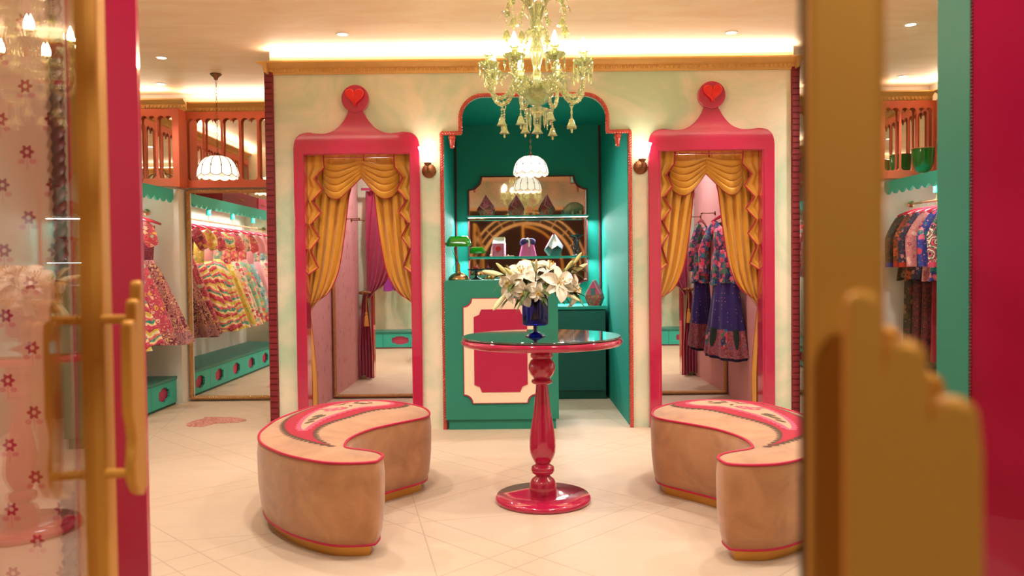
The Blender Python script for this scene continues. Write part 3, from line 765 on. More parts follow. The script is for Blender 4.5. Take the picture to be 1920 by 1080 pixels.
def ottoman(mirror_x, loc, label):
    sx = -1 if mirror_x else 1
    o = [(sx * x, y) for x, y in OUT]
    t = thing('paisley_ottoman', label, 'ottoman', loc, group='paisley ottomans')
    zr = [(0.050, 0.038), (0.056, 0.022), (0.10, 0.010), (0.2, 0.0), (0.33, -0.003), (0.375, 0.001), (0.398, 0.006), (0.404, 0.014)]
    b = MB(); n = len(o); ins = {}
    for z, d in zr:
        for x, y in inset(o, d): b.v.append((x, y, z))
    for j in range(len(zr) - 1):
        for i in range(n): k = (i + 1) % n; b.f.append((j * n + i, j * n + k, (j + 1) * n + k, (j + 1) * n + i))
    b.mi = [0] * len(b.f); b.build('body', 'velvet', t, 60)
    # seat: triangulated outline, domed through a grid clipped by the outline
    seat_loop = inset(o, 0.012)
    bm = bmesh.new(); vs = [bm.verts.new((x, y, 0.402)) for x, y in seat_loop]; f = bm.faces.new(vs); bm.normal_update()
    bmesh.ops.triangulate(bm, faces=[f])
    for c in (0.08, ):
        for ax in (0, 1):
            q = -1.2
            while q < 1.2:
                co = (q, 0, 0) if ax == 0 else (0, q, 0); no = (1, 0, 0) if ax == 0 else (0, 1, 0)
                bmesh.ops.bisect_plane(bm, geom=list(bm.verts) + list(bm.edges) + list(bm.faces), plane_co=co, plane_no=no); q += 0.045
    for v in bm.verts: v.co.z = 0.402 + puff(sx * v.co.x, v.co.y)
    bm.normal_update(); me = bpy.data.meshes.new('seat_cover'); bmesh.ops.recalc_face_normals(bm, faces=bm.faces)
    if sum(f.normal.z for f in bm.faces) < 0: bmesh.ops.reverse_faces(bm, faces=bm.faces)
    bm.to_mesh(me); bm.free()
    me.materials.append(M['velvet']); me.polygons.foreach_set('use_smooth', [True] * len(me.polygons))
    so = bpy.data.objects.new('seat_cover', me); C.objects.link(so); so.parent = t
    # embroidery lies on the seat as thin applique layers
    def layer(name, loops, mat, h, lab=None):
        bm = bmesh.new()
        for l in loops:
            f = bm.faces.new([bm.verts.new((x, y, 0)) for x, y in l])
        bm.normal_update(); bmesh.ops.triangulate(bm, faces=list(bm.faces))
        for v in bm.verts: v.co.x *= sx
        for ax in (0, 1):
            q = -1.2
            while q < 1.2:
                co = (q, 0, 0) if ax == 0 else (0, q, 0); no = (1, 0, 0) if ax == 0 else (0, 1, 0)
                bmesh.ops.bisect_plane(bm, geom=list(bm.verts) + list(bm.edges) + list(bm.faces), plane_co=co, plane_no=no); q += 0.045
        for v in bm.verts: v.co.z = 0.402 + puff(sx * v.co.x, v.co.y) + h
        bmesh.ops.recalc_face_normals(bm, faces=bm.faces)
        if sum(f.normal.z for f in bm.faces) < 0: bmesh.ops.reverse_faces(bm, faces=bm.faces)
        me = bpy.data.meshes.new(name); bm.to_mesh(me); bm.free(); me.materials.append(M[mat])
        e = bpy.data.objects.new(name, me); C.objects.link(e); e.parent = so
        if lab: e['label'] = lab
    layer('embroidery_border', [spiky(band, 0.022, 0.034)], 'emb_olive', 0.0012, 'dark zigzag embroidery border')
    layer('embroidery_band', [spiky(inset(band, 0.012), 0.008, 0.034)], 'emb_red', 0.0022, 'deep red paisley band')
    layer('embroidery_scallops', [spiky(inner, 0.014, 0.05)], 'emb_pink', 0.0030, 'pink scalloped edge')
    layer('embroidery_field', [core], 'emb_blush', 0.0040, 'blush paisley field')
    fl = []; lv = []
    for (a, b2) in ((478, 165), (525, 160)):
        c = bez(zo([(a, b2)]))[0]
        for q in range(6): fl.append(circle(c[0] + 0.030 * cos(q * pi / 3), c[1] + 0.034 * sin(q * pi / 3), 0.015, 8))
    for (a, b2, r1, an) in ((530, 130, .035, .4), (570, 120, .03, 1.0), (660, 122, .05, -.3), (700, 126, .04, .5), (600, 140, .025, 2), (430, 158, .03, .2), (560, 152, .03, -.5), (390, 205, .045, 1.2), (365, 225, .045, 1.2), (340, 245, .04, 1.2), (415, 208, .04, 1.2), (640, 112, .03, 1.3), (720, 112, .03, 2.2)):
        c = bez(zo([(a, b2)]))[0]
        lv.append([(c[0] + r1 * cos(u) * cos(an) - .4 * r1 * sin(u) * sin(an), c[1] + r1 * cos(u) * sin(an) + .4 * r1 * sin(u) * cos(an)) for u in [2 * pi * i / 12 for i in range(12)]])
    layer('embroidery_flowers', fl, 'emb_pink', 0.0052); layer('embroidery_leaves', lv, 'emb_green', 0.0048)
    for z, d, nm in ((0.402, 0.006, 'top'), (0.054, 0.024, 'bottom')):
        pts = [(x, y, z) for x, y in inset(o, d)]
        MB().tube(pts, 0.0062, 8, closed=True).build('piping', 'piping', t, 60)['label'] = 'magenta %s piping' % nm
    b = MB(); q = inset(o, 0.055)
    for z in (0.0, 0.05):
        for x, y in q: b.v.append((x, y, z))
    for i in range(n): k = (i + 1) % n; b.f.append((i, k, n + k, n + i))
    b.mi = [0] * len(b.f); b.build('plinth', 'brass_satin', t, 60)['label'] = 'brass plinth'
    return t
ottoman(False, (CX, CY, 0), 'tan velvet paisley-shaped ottoman to the left of the magenta table')
ottoman(True, (0.285 - CX, CY - 0.10, 0), 'tan velvet paisley-shaped ottoman to the right of the magenta table')

# ------------------------------------------------------------------ round magenta table
TX, TY = 0.148, 4.06
t = thing('pedestal_table', 'round glossy magenta pedestal table with dark glass top in the middle of the floor', 'table', (TX, TY, 0))
MB().lathe([(0, 0), (0.238, 0), (0.245, 0.006), (0.246, 0.018), (0.236, 0.030), (0.1, 0.033), (0, 0.033)], 72).build('base_disc', 'magenta_gloss', t, 50)
MB().lathe([(0.070, 0.030), (0.070, 0.068), (0.067, 0.092), (0.056, 0.112), (0.040, 0.124), (0.037, 0.130), (0.045, 0.136), (0.057, 0.146), (0.061, 0.160), (0.056, 0.176), (0.040, 0.186), (0.036, 0.190),
            (0.044, 0.200), (0.056, 0.222), (0.066, 0.25), (0.0685, 0.285), (0.066, 0.325), (0.058, 0.38), (0.046, 0.45), (0.038, 0.52), (0.032, 0.575), (0.030, 0.600)], 48).build('turned_column', 'magenta_gloss', t, 50)
MB().lathe([(0.030, 0.600), (0.045, 0.601), (0.053, 0.606), (0.055, 0.613), (0.052, 0.621), (0.040, 0.626), (0.047, 0.634), (0.061, 0.652), (0.069, 0.677), (0.067, 0.70), (0.057, 0.720), (0.046, 0.729),
            (0.056, 0.735), (0.058, 0.745), (0.056, 0.755), (0.042, 0.762), (0.046, 0.772), (0.050, 0.800)], 48).build('turned_capital', 'magenta_gloss', t, 50)
MB().lathe([(0, 0.798), (0.380, 0.798), (0.398, 0.801), (0.408, 0.812), (0.410, 0.822), (0.402, 0.834), (0, 0.836)], 96).build('tabletop', 'magenta_gloss', t, 50)
MB().lathe([(0, 0.8365), (0.400, 0.8365), (0.4025, 0.839), (0.4025, 0.8445), (0.400, 0.8475), (0, 0.8475)], 96).build('glass_cover', 'table_glass', t, 50)['label'] = 'dark glass cover'

# ------------------------------------------------------------------ service counter and back cabinet
t = thing('service_counter', 'teal counter with magenta and cream notched panel in the niche mouth', 'counter', (0, 0, 0))
MB().box(-0.497, 0.336, 5.845, 6.35, 0.075, 1.103).build('body', 'teal_counter', t, 0)
MB().box(-0.475, 0.315, 5.862, 6.33, 0.0, 0.075).build('toe_kick', 'teal_counter', t, 0)
x0, x1, z0, z1 = [W(869, 562, 5.84).x, W(1003, 562, 5.84).x, W(930, 755, 5.84).z, W(930, 560, 5.84).z]
MB().plate([notch_rect(x0 - .006, x1 + .006, z0 - .006, z1 + .006, 0.062)], 0.010, face_cam(5.840)).build('panel_edge', 'magenta_paint', t, 0)
MB().plate([notch_rect(x0, x1, z0, z1, 0.064)], 0.014, face_cam(5.838)).build('panel_border', 'cream_paint', t, 0)['label'] = 'cream notched panel border'
x2, x3, z2, z3 = [W(888, 580, 5.83).x, W(988, 580, 5.83).x, W(930, 735, 5.83).z, W(930, 580, 5.83).z]
MB().plate([notch_rect(x2, x3, z2, z3, 0.055, 2)], 0.006, face_cam(5.8285)).build('panel_field', 'magenta_paint', t, 0)['label'] = 'magenta panel field'
t = thing('back_cabinet', 'low dark teal cabinet under the niche mirror behind the counter', 'cabinet', (0, 0, 0))
MB().box(-0.515, 0.838, 7.14, 7.68, 0.075, 0.81).build('body', 'teal_dark', t, 0)
MB().box(-0.515, 0.838, 7.16, 7.68, 0.0, 0.073).build('toe_kick', 'teal_dark', t, 0)
MB().box(-0.515, 0.850, 7.12, 7.68, 0.812, 0.838).build('worktop', 'teal_wall', t, 0)
for a, b in ((-0.505, 0.155), (0.16, 0.832)):
    d = MB().box(a, b, 7.126, 7.139, 0.085, 0.80).build('cabinet_door', 'teal_dark', t, 0)
    MB().lathe([(0, 0), (.007, 0), (.007, .004), (0, .005)], 12).xf(Matrix.Translation((b - .61, 7.126, .74)) @ Matrix.Rotation(R(90), 4, 'X')).build('lock', 'steel_gold', d)

# ------------------------------------------------------------------ niche mirror and glass shelves
t = thing('niche_mirror', 'antiqued mirror with notched corners in dark red frame on the niche wall', 'mirror', (0, 7.695, 0))
MB().plate([notch_rect(-0.415, 0.735, 0.93, 2.072, 0.125, 10)], 0.018, lambda x, y, z: (x, -0.014 - z, y)).build('mirror_frame', 'dark_red_trim', t, 0)
MB().plate([notch_rect(-0.402, 0.722, 0.943, 2.059, 0.127, 10)], 0.004, lambda x, y, z: (x, -0.025 - z, y)).build('mirror_glass', 'antique_mirror', t, 0)
plain('led_glow', (1, 1, 1), 0.3, emit=(0.85, 0.97, 1.0), es=2.2, var=0)
def shelf(z, lab):
    t = thing('glass_shelf', lab, 'shelf', (0.156, 7.52, z), group='glass shelves of the niche')
    MB().box(-0.557, 0.552, -0.13, 0.135, -0.006, 0.006).build('glass_panel', 'shelf_glass', t, 0)
    MB().box(-0.557, 0.552, -0.136, -0.1305, -0.008, 0.008).build('front_edge', 'steel_gold' if False else 'teal_wall', t, 0)['label'] = 'bright front edge'
    for x in (-0.56, 0.555):
        MB().tube([(x, -0.12, -0.001), (x, 0.16, -0.001)], 0.006, 8).build('bracket', 'steel_gold', t)
shelf(1.668, 'upper glass shelf across the niche mirror, carrying the red pouches')
shelf(1.288, 'lower glass shelf across the niche mirror, carrying the pink bags')
# ------------------------------------------------------------------ bags and ornaments
def mat_mtx(loc, rz=0, s=1): return Matrix.Translation(loc) @ Matrix.Rotation(rz, 4, 'Z') @ Matrix.Scale(s, 4)
plain('bronze_bright', H('b58a5c'), 0.25, 0.95)
pattern('bag_ikat', 'paisley', H('8e2233'), [H('3a4a50'), H('a82d3c'), H('5b2a30'), H('cf6a66')], 34, 2.0)
pattern('bag_ikat_low', 'paisley', H('b02030'), [H('7a1b28'), H('9b8a5c'), H('b3202f')], 44, 5.0)
pattern('bag_stripe', 'stripe', H('d98a9c'), [H('c46a80'), H('e0a8a8')], 60, 1.0)
def faceted_bag(name, label, loc, h, w, mtop, mlow, group=None, rz=0.3, roof=False):
    # a pointed five-sided gem shape: base pentagon, wide belt, apex ridge
    t = thing(name, label, 'bag', loc, (0, 0, rz), group)
    n = 5; up = MB(); lo = MB(); seam = MB()
    ring = lambda r, z, a: [(r * cos(a + 2 * pi * i / n), r * 0.75 * sin(a + 2 * pi * i / n), z) for i in range(n)]
    A = ring(w * 0.30, 0, -pi / 2 + .2); B = ring(w * 0.50, h * 0.30, -pi / 2 + .2 + pi / 5); Cc = ring(w * 0.46, h * 0.46, -pi / 2 + .2)
    lo.add(A + B + Cc, [tuple(range(n))[::-1]] + [(i, (i + 1) % n, n + i) for i in range(n)] + [((i + 1) % n, n + (i + 1) % n, n + i) for i in range(n)] + [(n + i, n + (i + 1) % n, 2 * n + (i + 1) % n) for i in range(n)])
    apex = [(0, 0, h)]
    up.add(B + Cc + apex, [(i, (i + 1) % n, n + (i + 1) % n) for i in range(n)] + [(n + i, i, 2 * n) for i in range(n)] + [(i, n + (i + 1) % n, 2 * n) for i in range(n)])
    lo.build('lower_facets', mlow, t, 0); up.build('upper_facets', mtop, t, 0)
    sp = [B[4], Cc[4], (0, 0, h + 0.003), Cc[1], B[0]]
    for p, q in zip(sp[:-1], sp[1:]):
        L = (Vector(q) - Vector(p)).length; k = max(2, int(L / 0.008))
        for i in range(k): seam.ball(Vector(p).lerp(Vector(q), i / k), 0.0035, 6)
    seam.build('beaded_seam', 'pearl_trim' if name != 'pointed_bag' else 'trim_magenta', t)
    return t
plain('pearl_trim', H('e8a8a0'), 0.3, coat=0.4, var=0)
plain('opal', H('c8d4dc'), 0.25, coat=0.5, var=0.12, vscale=18)
SH1, SH2 = 1.6745, 1.2945
for i, (px, lab) in enumerate(((911, 'left'), (968, 'middle'), (1026, 'right'))):
    faceted_bag('faceted_bag', 'dark red patterned gem-shaped bag, the %s one of three on the upper shelf' % lab, (W(px, 395, 7.5).x, 7.50, SH1), 0.205, 0.175, 'bag_ikat', 'bag_ikat_low', 'gem shaped bags on the upper shelf', 0.3 + i * 0.25)
faceted_bag('pointed_bag', 'white and slate gem-shaped bag with beaded seam on the lower shelf', (W(1040, 470, 7.5).x, 7.49, SH2), 0.215, 0.175, 'opal', 'slate_green', rz=0.1)
# house-shaped bag on the cabinet
bx = W(1117, 576, 7.3).x
t = thing('house_shaped_bag', 'pink birdhouse-shaped bag with a dark door on the back cabinet by the right niche wall', 'bag', (bx - 0.01, 7.28, 0.838), (0, 0, R(-25)))
b = MB(); w = .075; d = .055
low = [(-.05, -.04, 0), (.05, -.04, 0), (.05, .04, 0), (-.05, .04, 0)]; midr = [(-w, -d, .07), (w, -d, .07), (w, d, .07), (-w, d, .07)]; top = [(-w * .85, -d * .9, .11), (w * .85, -d * .9, .11), (w * .85, d * .9, .11), (-w * .85, d * .9, .11)]
b.add(low + midr + top, [(3, 2, 1, 0)] + [(i, (i + 1) % 4, 4 + (i + 1) % 4, 4 + i) for i in range(4)] + [(4 + i, 4 + (i + 1) % 4, 8 + (i + 1) % 4, 8 + i) for i in range(4)])
b.build('body', 'bag_ikat_low', t, 0)
MB().add(top + [(0, -d * .8, .225), (0, d * .8, .225)], [(0, 1, 4), (3, 5, 2), (1, 2, 5, 4), (0, 4, 5, 3)]).build('gable', 'pink_paint', t, 0)
MB().box(-.022, .022, -.0535, -.046, .095, .16).build('door_patch', 'slate_green', t, 0)
s_ = MB()
for p, q in (((-w, -d, .10), (0, -d * .85, .229)), ((0, -d * .85, .229), (w, -d, .10)), ((0, -d * .8, .229), (0, d * .8, .229))):
    for i in range(18): s_.ball(Vector(p).lerp(Vector(q), i / 18), .004, 6)
s_.build('beaded_seam', 'pearl_trim', t)
# milk-carton bag
px = W(936, 470, 7.5).x
t = thing('carton_bag', 'pink striped carton-shaped bag with round emblem on the lower shelf', 'bag', (px, 7.50, SH2), (0, 0, R(-12)))
MB().box(-.055, .055, -.04, .04, 0, .125).build('body', 'bag_stripe', t, 0)
b = MB()
for i in range(9): b.tube([(-.05 + i * .0125, -.0415, .004), (-.05 + i * .0125, -.0415, .122)], .0026, 6)
b.build('ribbing', 'pink_paint', t)
MB().lathe([(0, 0), (.024, 0), (.024, .004), (.016, .004), (.016, .006), (0, .006)], 24).xf(Matrix.Translation((0, -.042, .075)) @ Matrix.Rotation(R(90), 4, 'X')).build('emblem', 'heart_red', t)
MB().add([(-.055, -.04, .125), (.055, -.04, .125), (.055, .04, .125), (-.055, .04, .125), (-.055, -.004, .160), (.055, -.004, .160), (.055, .004, .160), (-.055, .004, .160)], [(0, 1, 5, 4), (2, 3, 7, 6), (0, 4, 7, 3), (1, 2, 6, 5), (4, 5, 6, 7)]).build('gable', 'pearl_white', t, 0)
MB().box(-.055, .055, -.004, .004, .16, .185).build('crimp', 'cream_paint', t, 0)
st = MB()
for i, p in enumerate(resample(cr([(-.058, -.02, .12), (-.068, -.03, .07), (-.070, -.04, .02), (-.062, -.06, .006)], 6), .009)): st.ball(p, .0045, 8)
for p in resample(cr([(.058, -.02, .02), (.075, -.04, .006), (.11, -.03, .006), (.15, -.05, .006)], 6), .010): st.ball(p, .005, 8)
st.ball((-.066, -.055, .012), .014, 12); st.ball((.095, -.045, .010), .010, 10)
st.build('pearl_strap', 'pearl_trim', t)
# clasp bag
px = W(990, 470, 7.5).x
t = thing('clasp_bag', 'pink silk clasp bag with purple frame on the lower shelf', 'bag', (px, 7.50, SH2))
def cb(u, v):
    a = 2 * pi * u; w = .080 - .030 * v ** .8 + .004 * sin(v * pi); dd = .035 * (1 - .6 * v)
    r = 1 + .05 * sin(9 * a) * (1 - v)
    return (w * cos(a) * r, dd * sin(a) * r, .004 + v * .125)
MB().grid(cb, 48, 14, True).add([(0.07 * cos(2 * pi * i / 24), .034 * sin(2 * pi * i / 24), .004) for i in range(24)], [tuple(range(24))]).build('pouch', 'pink_silk', t)
for sx in (-1, 1):
    MB().ball((sx * .032, 0, .137), .042, 16, (1, .42, .85)).build('frame_lobe', 'violet', t)
MB().tube(cr([(-.012, -.012, .16), (0, -.03, .168), (.012, -.036, .14), (.010, -.036, .09)], 6), .0085, 10, flat=.5).build('clasp_strap', 'cream_paint', t)
# rhino
px = W(1076, 390, 7.5).x
t = thing('rhino_figurine', 'small grey green horned animal figurine at the right end of the upper shelf', 'figurine', (px, 7.50, SH1), (0, 0, R(12)))
b = MB()
b.tube(cr([(.085, 0, .06), (.06, 0, .075), (.02, 0, .085), (-.02, 0, .078), (-.05, 0, .06), (-.075, 0, .045), (-.092, 0, .035)], 5), [(.010 + .034 * sin(pi * min(1, (i + 2) / 34)) ** .8) * (1 + .05 * (i % 3 == 0)) for i in range(31)], 16)
for x, y in ((.06, .022), (.06, -.022), (-.02, .022), (-.02, -.022)): b.tube([(x, y, .05), (x + .003, y, .025), (x, y, .0)], [.017, .012, .013], 12)
b.build('body', 'rhino_green', t)
b = MB().tube([(-.088, 0, .045), (-.100, 0, .066), (-.104, 0, .086)], [.009, .005, .001], 8).tube([(-.075, 0, .058), (-.08, 0, .074)], [.006, .001], 8); b.build('horn', 'rhino_green', t)
for y in (-.012, .012): MB().tube([(-.052, y, .082), (-.05, y * 1.4, .098)], [.007, .002], 8).build('ear', 'rhino_green', t)
MB().tube([(.088, 0, .07), (.10, 0, .05), (.102, 0, .03)], .003, 6).build('tail', 'rhino_green', t)
# twisted candle stand
px = W(1083, 470, 7.5).x
t = thing('candle_stand', 'black twisted candle stand with wide dish at the right end of the lower shelf', 'candle stand', (px, 7.50, SH2))
MB().lathe([(0, 0), (.034, 0), (.034, .006), (.018, .014), (.010, .026), (0.008, .03)], 24).build('foot', 'black_twist', t)
b = MB()
for q in range(3):
    b.tube([(.012 * cos(z * 60 + q * 2.09), .012 * sin(z * 60 + q * 2.09), z) for z in [.025 + i * .0045 for i in range(34)]], .0055, 8)
b.build('twisted_stem', 'black_twist', t)
MB().lathe([(.012, .175), (.055, .192), (.062, .198), (.055, .197), (.012, .184), (0, .184)], 32).build('dish', 'black_twist', t)
MB().lathe([(.010, .178), (.010, .205), (.013, .207), (0, .207)], 16).build('candle_cup', 'black_twist', t)
# ------------------------------------------------------------------ banker's lamp and the dish on the counter
p = W(860, 524, 6.05)
t = thing('bankers_lamp', 'brass desk lamp with green glass shade at the left end of the counter', 'desk lamp', (p.x, 6.05, 1.104))
MB().lathe([(0, 0), (.078, 0), (.080, .006), (.076, .018), (.058, .038), (.032, .052), (.020, .058), (.017, .065), (0, .065)], 40).build('base', 'bronze_bright', t)
MB().lathe([(.011, .060), (.013, .068), (.013, .118), (.010, .122), (.006, .124)], 20, (.0, 0, 0)).build('stem_socket', 'brass', t)
MB().tube(cr([(0, 0, .12), (-.012, 0, .16), (-.024, 0, .20), (-.026, 0, .24), (-.010, -.005, .262)], 6), .006, 10).build('arm', 'bronze', t)
b = MB().tube(cr([(-.02, .012, .06), (-.038, .012, .07), (-.04, .012, .10), (-.022, .012, .13), (-.03, .012, .18), (-.042, .012, .22), (-.03, .012, .25)], 8), .0016, 6); b.build('cord', 'black_metal', t)
def shade(u, v):
    x = -.088 + .185 * u; e = min(1, 6 * u, 6 * (1 - u)) ** .5; a = pi * (0.0 + v); rr = .052 * (0.35 + .65 * e)
    return (x, -rr * cos(a) * 1.05, .258 + rr * 1.42 * sin(a) ** .85)
MB().sheet(shade, 30, 14, -.003, (0, 0, 1)).build('shade', 'green_glass_lamp', t)['label'] = 'green glass shade'
for x in (-.095, .10): MB().lathe([(0, -.012), (.010, -.012), (.012, 0), (.005, .006), (.005, .022), (0, .024)], 14).xf(Matrix.Translation((x, 0, .275)) @ Matrix.Rotation(R(90 if x > 0 else -90), 4, 'Y')).build('shade_knob', 'bronze', t)
MB().tube([(.085, -.03, .262), (.086, -.03, .18)], .0012, 6).build('pull_chain', 'steel_gold', t)
p = W(893, 524, 6.15)
t = thing('pedestal_dish', 'small black pedestal dish beside the desk lamp on the counter', 'dish', (p.x, 6.15, 1.104))
MB().lathe([(0, 0), (.042, 0), (.044, .006), (.02, .014), (.009, .024), (.011, .040), (.008, .052), (.02, .06)], 32).build('foot', 'black_twist', t)
MB().lathe([(.012, .058), (.06, .072), (.068, .082), (.064, .081), (.012, .066), (0, .066)], 36, lob=8, la=.03).build('bowl', 'black_twist', t)
MB().ball((0, 0, .088), .02, 12, (1, 1, .9)).tube([(0, 0, .1), (0, 0, .125)], [.007, .003], 8).build('knob_lid', 'suitcase_red', t)
for i, (px, py, m, r) in enumerate(((916, 516, 'brass', .016), (924, 519, 'copper_orange', .018), (909, 519, 'rhino_green', .012))):
    if m not in M: plain(m, H('c8763a'), .4, .5)
    q = W(px, 524, 6.2)
    tag(MB().lathe([(0, 0), (r * .8, 0), (r, r * .5), (r * .9, r * 1.2), (r * .4, r * 1.6), (r * .5, r * 1.9), (0, r * 1.9)], 16).build('trinket_pot', m, loc=(q.x, 6.2, 1.104)),
        ['tiny brass pot behind the lily buds on the counter', 'tiny orange copper pot behind the lily buds on the counter', 'tiny grey green pot next to the black dish on the counter'][i], 'pot', 'tiny pots on the counter')

# ------------------------------------------------------------------ vase and lilies
VX, VY, VZ = W(1004, 632, 4.02).x, 4.02, 0.8475
t = thing('goblet_vase', 'cobalt blue footed glass vase standing on the magenta table', 'vase', (VX, VY, VZ))
MB().lathe([(0, 0.0005), (.052, 0.0005), (.054, .002), (.050, .005), (.012, .022), (.011, .024)], 40).build('foot', 'cobalt_solid', t)
MB().lathe([(.011, .024), (.0105, .052), (.014, .056)], 24, cap=False).build('stem', 'cobalt_solid', t)
MB().lathe([(0, .055), (.056, .056), (.064, .061), (.0665, .070), (.0665, .214), (.0650, .216), (.0635, .214), (.0635, .072), (.058, .064), (0, .062)], 56).build('bowl', 'cobalt_glass', t)
def petal(b, base, d, up, L, w, curl, n1=8, n2=4):
    d = d.normalized(); s = d.cross(up).normalized(); up = s.cross(d).normalized()
    def fn(u, v):
        a = v * L; lat = (u - .5) * 2; ww = w * (sin(pi * min(1, .10 + v * .88)) ** .75) * (1 if v < .99 else .1)
        bend = curl * v * v
        p = base + d * (a * (1 - .25 * curl * v)) + up * (-bend * L * .55 + .18 * L * v + abs(lat) ** 2 * ww * .35) + s * (lat * ww * .5)
        p += up * (.004 * sin(v * 14 + lat * 3) * v)
        return tuple(p)
    b.sheet(fn, n2, n1, .0009, tuple(up))
def bloom(b, st, c, axis, size, openness):
    axis = axis.normalized(); s = axis.orthogonal().normalized(); r0 = random.random() * 6
    for i in range(6):
        a = r0 + i * pi / 3; rad = (s * cos(a) + axis.cross(s) * sin(a))
        d = (axis * (1 - openness) + rad * openness)
        petal(b, c + rad * .004, d, (axis * openness - rad * (1 - openness)).normalized(), size * (1.12 if i % 2 else 1.04), size * (.62 if i % 2 else .44), .55 + .4 * random.random())
    for i in range(6):
        a = r0 + .5 + i * pi / 3; rad = (s * cos(a) + axis.cross(s) * sin(a))
        e = c + axis * size * .55 + rad * size * .16
        st.tube([c, c + axis * size * .3 + rad * size * .05, e], .0011, 5)
        st.ball(e, .0035, 6, (1, 1, 1.6))
def bud(b, c, axis, L, w):
    axis = axis.normalized(); n = 9
    b.tube([c + axis * (L * i / n) for i in range(n + 1)], [w * (.25 + .75 * sin(pi * (.12 + .83 * i / n))) * (1 if i < n else .25) for i in range(n + 1)], 12, shape=lambda a: 1 + .12 * cos(3 * a))
def leaf(b, c, d, L, w, droop):
    d = d.normalized(); s = d.cross(Vector((0, 0, 1)))
    s = s.normalized() if s.length > .1 else Vector((1, 0, 0)); up = s.cross(d)
    def fn(u, v):
        lat = (u - .5) * 2; ww = w * sin(pi * min(1, .06 + v * .93)) ** .8
        return tuple(c + d * (L * v) + Vector((0, 0, -droop * L * v * v)) + s * lat * ww * .5 + up * (abs(lat) * ww * .2))
    b.sheet(fn, 4, 8, .0006, tuple(up))
plain('lily_pale', H('e2d9a4'), .5, var=.12, vscale=30)
mouth = Vector((VX, VY, VZ + .205))
def lily(px, py, dy, axis, kind, size, label, nl=3, op=.75):
    c = W(px, py, VY + dy)
    t = thing('lily_stem', label, 'flower', tuple(mouth), group='white lilies in the blue vase')
    o = mouth; rel = lambda p: p - o
    foot = Vector((VX + (VX - c.x) * .12, VY + (VY - c.y) * .2, VZ + .08)); m1 = mouth + Vector(((c.x - VX) * .18, (c.y - VY) * .3, 0))
    ax = Vector(axis).normalized(); back = c - ax * .02
    path = cr([rel(foot), rel(m1), rel(m1.lerp(back, .55) + Vector((0, 0, .02))), rel(back), rel(c)], 7)
    MB().tube(path, .0026, 7).build('stem', 'leaf_green', t)
    if kind == 'open':
        b = MB(); st = MB(); bloom(b, st, rel(c), ax, size, op)
        b.build('petals', 'lily_white', t, 80); st.build('stamens', 'stamen_yellow', t)
    else:
        b = MB(); bud(b, rel(c), ax, size * 1.1, size * .135); b.build('bud', 'lily_bud' if kind == 'bud' else 'lily_pale', t, 80)
    for i in range(nl + 2):
        k = int(len(path) * (.30 + .62 * random.random() ** 1.2)); q = Vector(path[min(k, len(path) - 1)]); a = random.random() * 2 * pi
        dd = Vector((cos(a), sin(a) * .8 - .15, -.05 + .45 * random.random())) + (Vector(path[-1]) - Vector(path[8])).normalized() * .9
        b = MB(); leaf(b, q, dd, .085 + .055 * random.random(), .026 + .008 * random.random(), .30 + .6 * random.random()); b.build('leaf', 'leaf_green', t, 80)
lily(1046, 532, -.08, (.35, -1, .25), 'open', .100, 'largest white lily, wide open and facing the door, right of centre in the vase', 3, .85)
lily(978, 515, -.03, (-.1, -.8, .7), 'open', .090, 'open white lily pointing up at the top left of the bouquet', 3)
lily(1000, 507, .03, (.1, -.5, .8), 'open', .085, 'open white lily at the top middle of the bouquet', 3)
lily(962, 535, -.07, (-.6, -.8, .1), 'open', .092, 'open white lily leaning left over the vase rim', 3)
lily(985, 548, -.09, (-.2, -1, -.3), 'open', .080, 'open white lily drooping forward just left of centre', 3)
lily(1070, 545, -.02, (1, -.5, -.05), 'open', .092, 'open white lily leaning far right above the cabinet', 3)
lily(1028, 505, .06, (.4, -.4, .8), 'open', .078, 'open white lily at the upper back right of the bouquet', 3)
lily(1025, 535, -.04, (.1, -.9, .4), 'open', .075, 'open white lily half hidden behind the largest bloom', 3)
lily(992, 528, .0, (-.2, -.8, .5), 'open', .075, 'open white lily in the very middle of the bouquet', 3)
lily(1008, 549, -.12, (.1, -1, -.2), 'open', .050, 'smallest white lily, half open above the vase rim', 2)
lily(1005, 508, -.09, (.02, -.6, 1), 'half', .062, 'plump white bud standing in the middle of the bouquet', 2)
lily(945, 518, -.04, (-1, -.3, .25), 'half', .105, 'long cream bud pointing left at the left edge of the bouquet', 2)
lily(951, 515, .0, (-.7, -.1, .75), 'bud', .075, 'green bud pointing up and left beside the long cream bud', 1)
lily(966, 521, -.06, (-.6, -.3, .6), 'bud', .070, 'yellow green bud between the left lilies', 1)
lily(948, 552, -.08, (-.6, -.3, -.75), 'half', .095, 'drooping bud hanging low at the left of the vase', 2)
lily(1060, 508, -.02, (.4, -.2, .6), 'bud', .060, 'short yellow green bud at the upper right', 2)
lily(1077, 494, .0, (.5, -.1, .75), 'bud', .062, 'topmost green bud at the right of the bouquet', 1)
lily(1072, 512, .02, (.85, -.1, .5), 'half', .085, 'pale bud pointing right under the topmost green bud', 2)
lily(1062, 552, -.06, (.9, -.4, -.45), 'half', .070, 'pale bud hanging low at the right of the vase', 3)
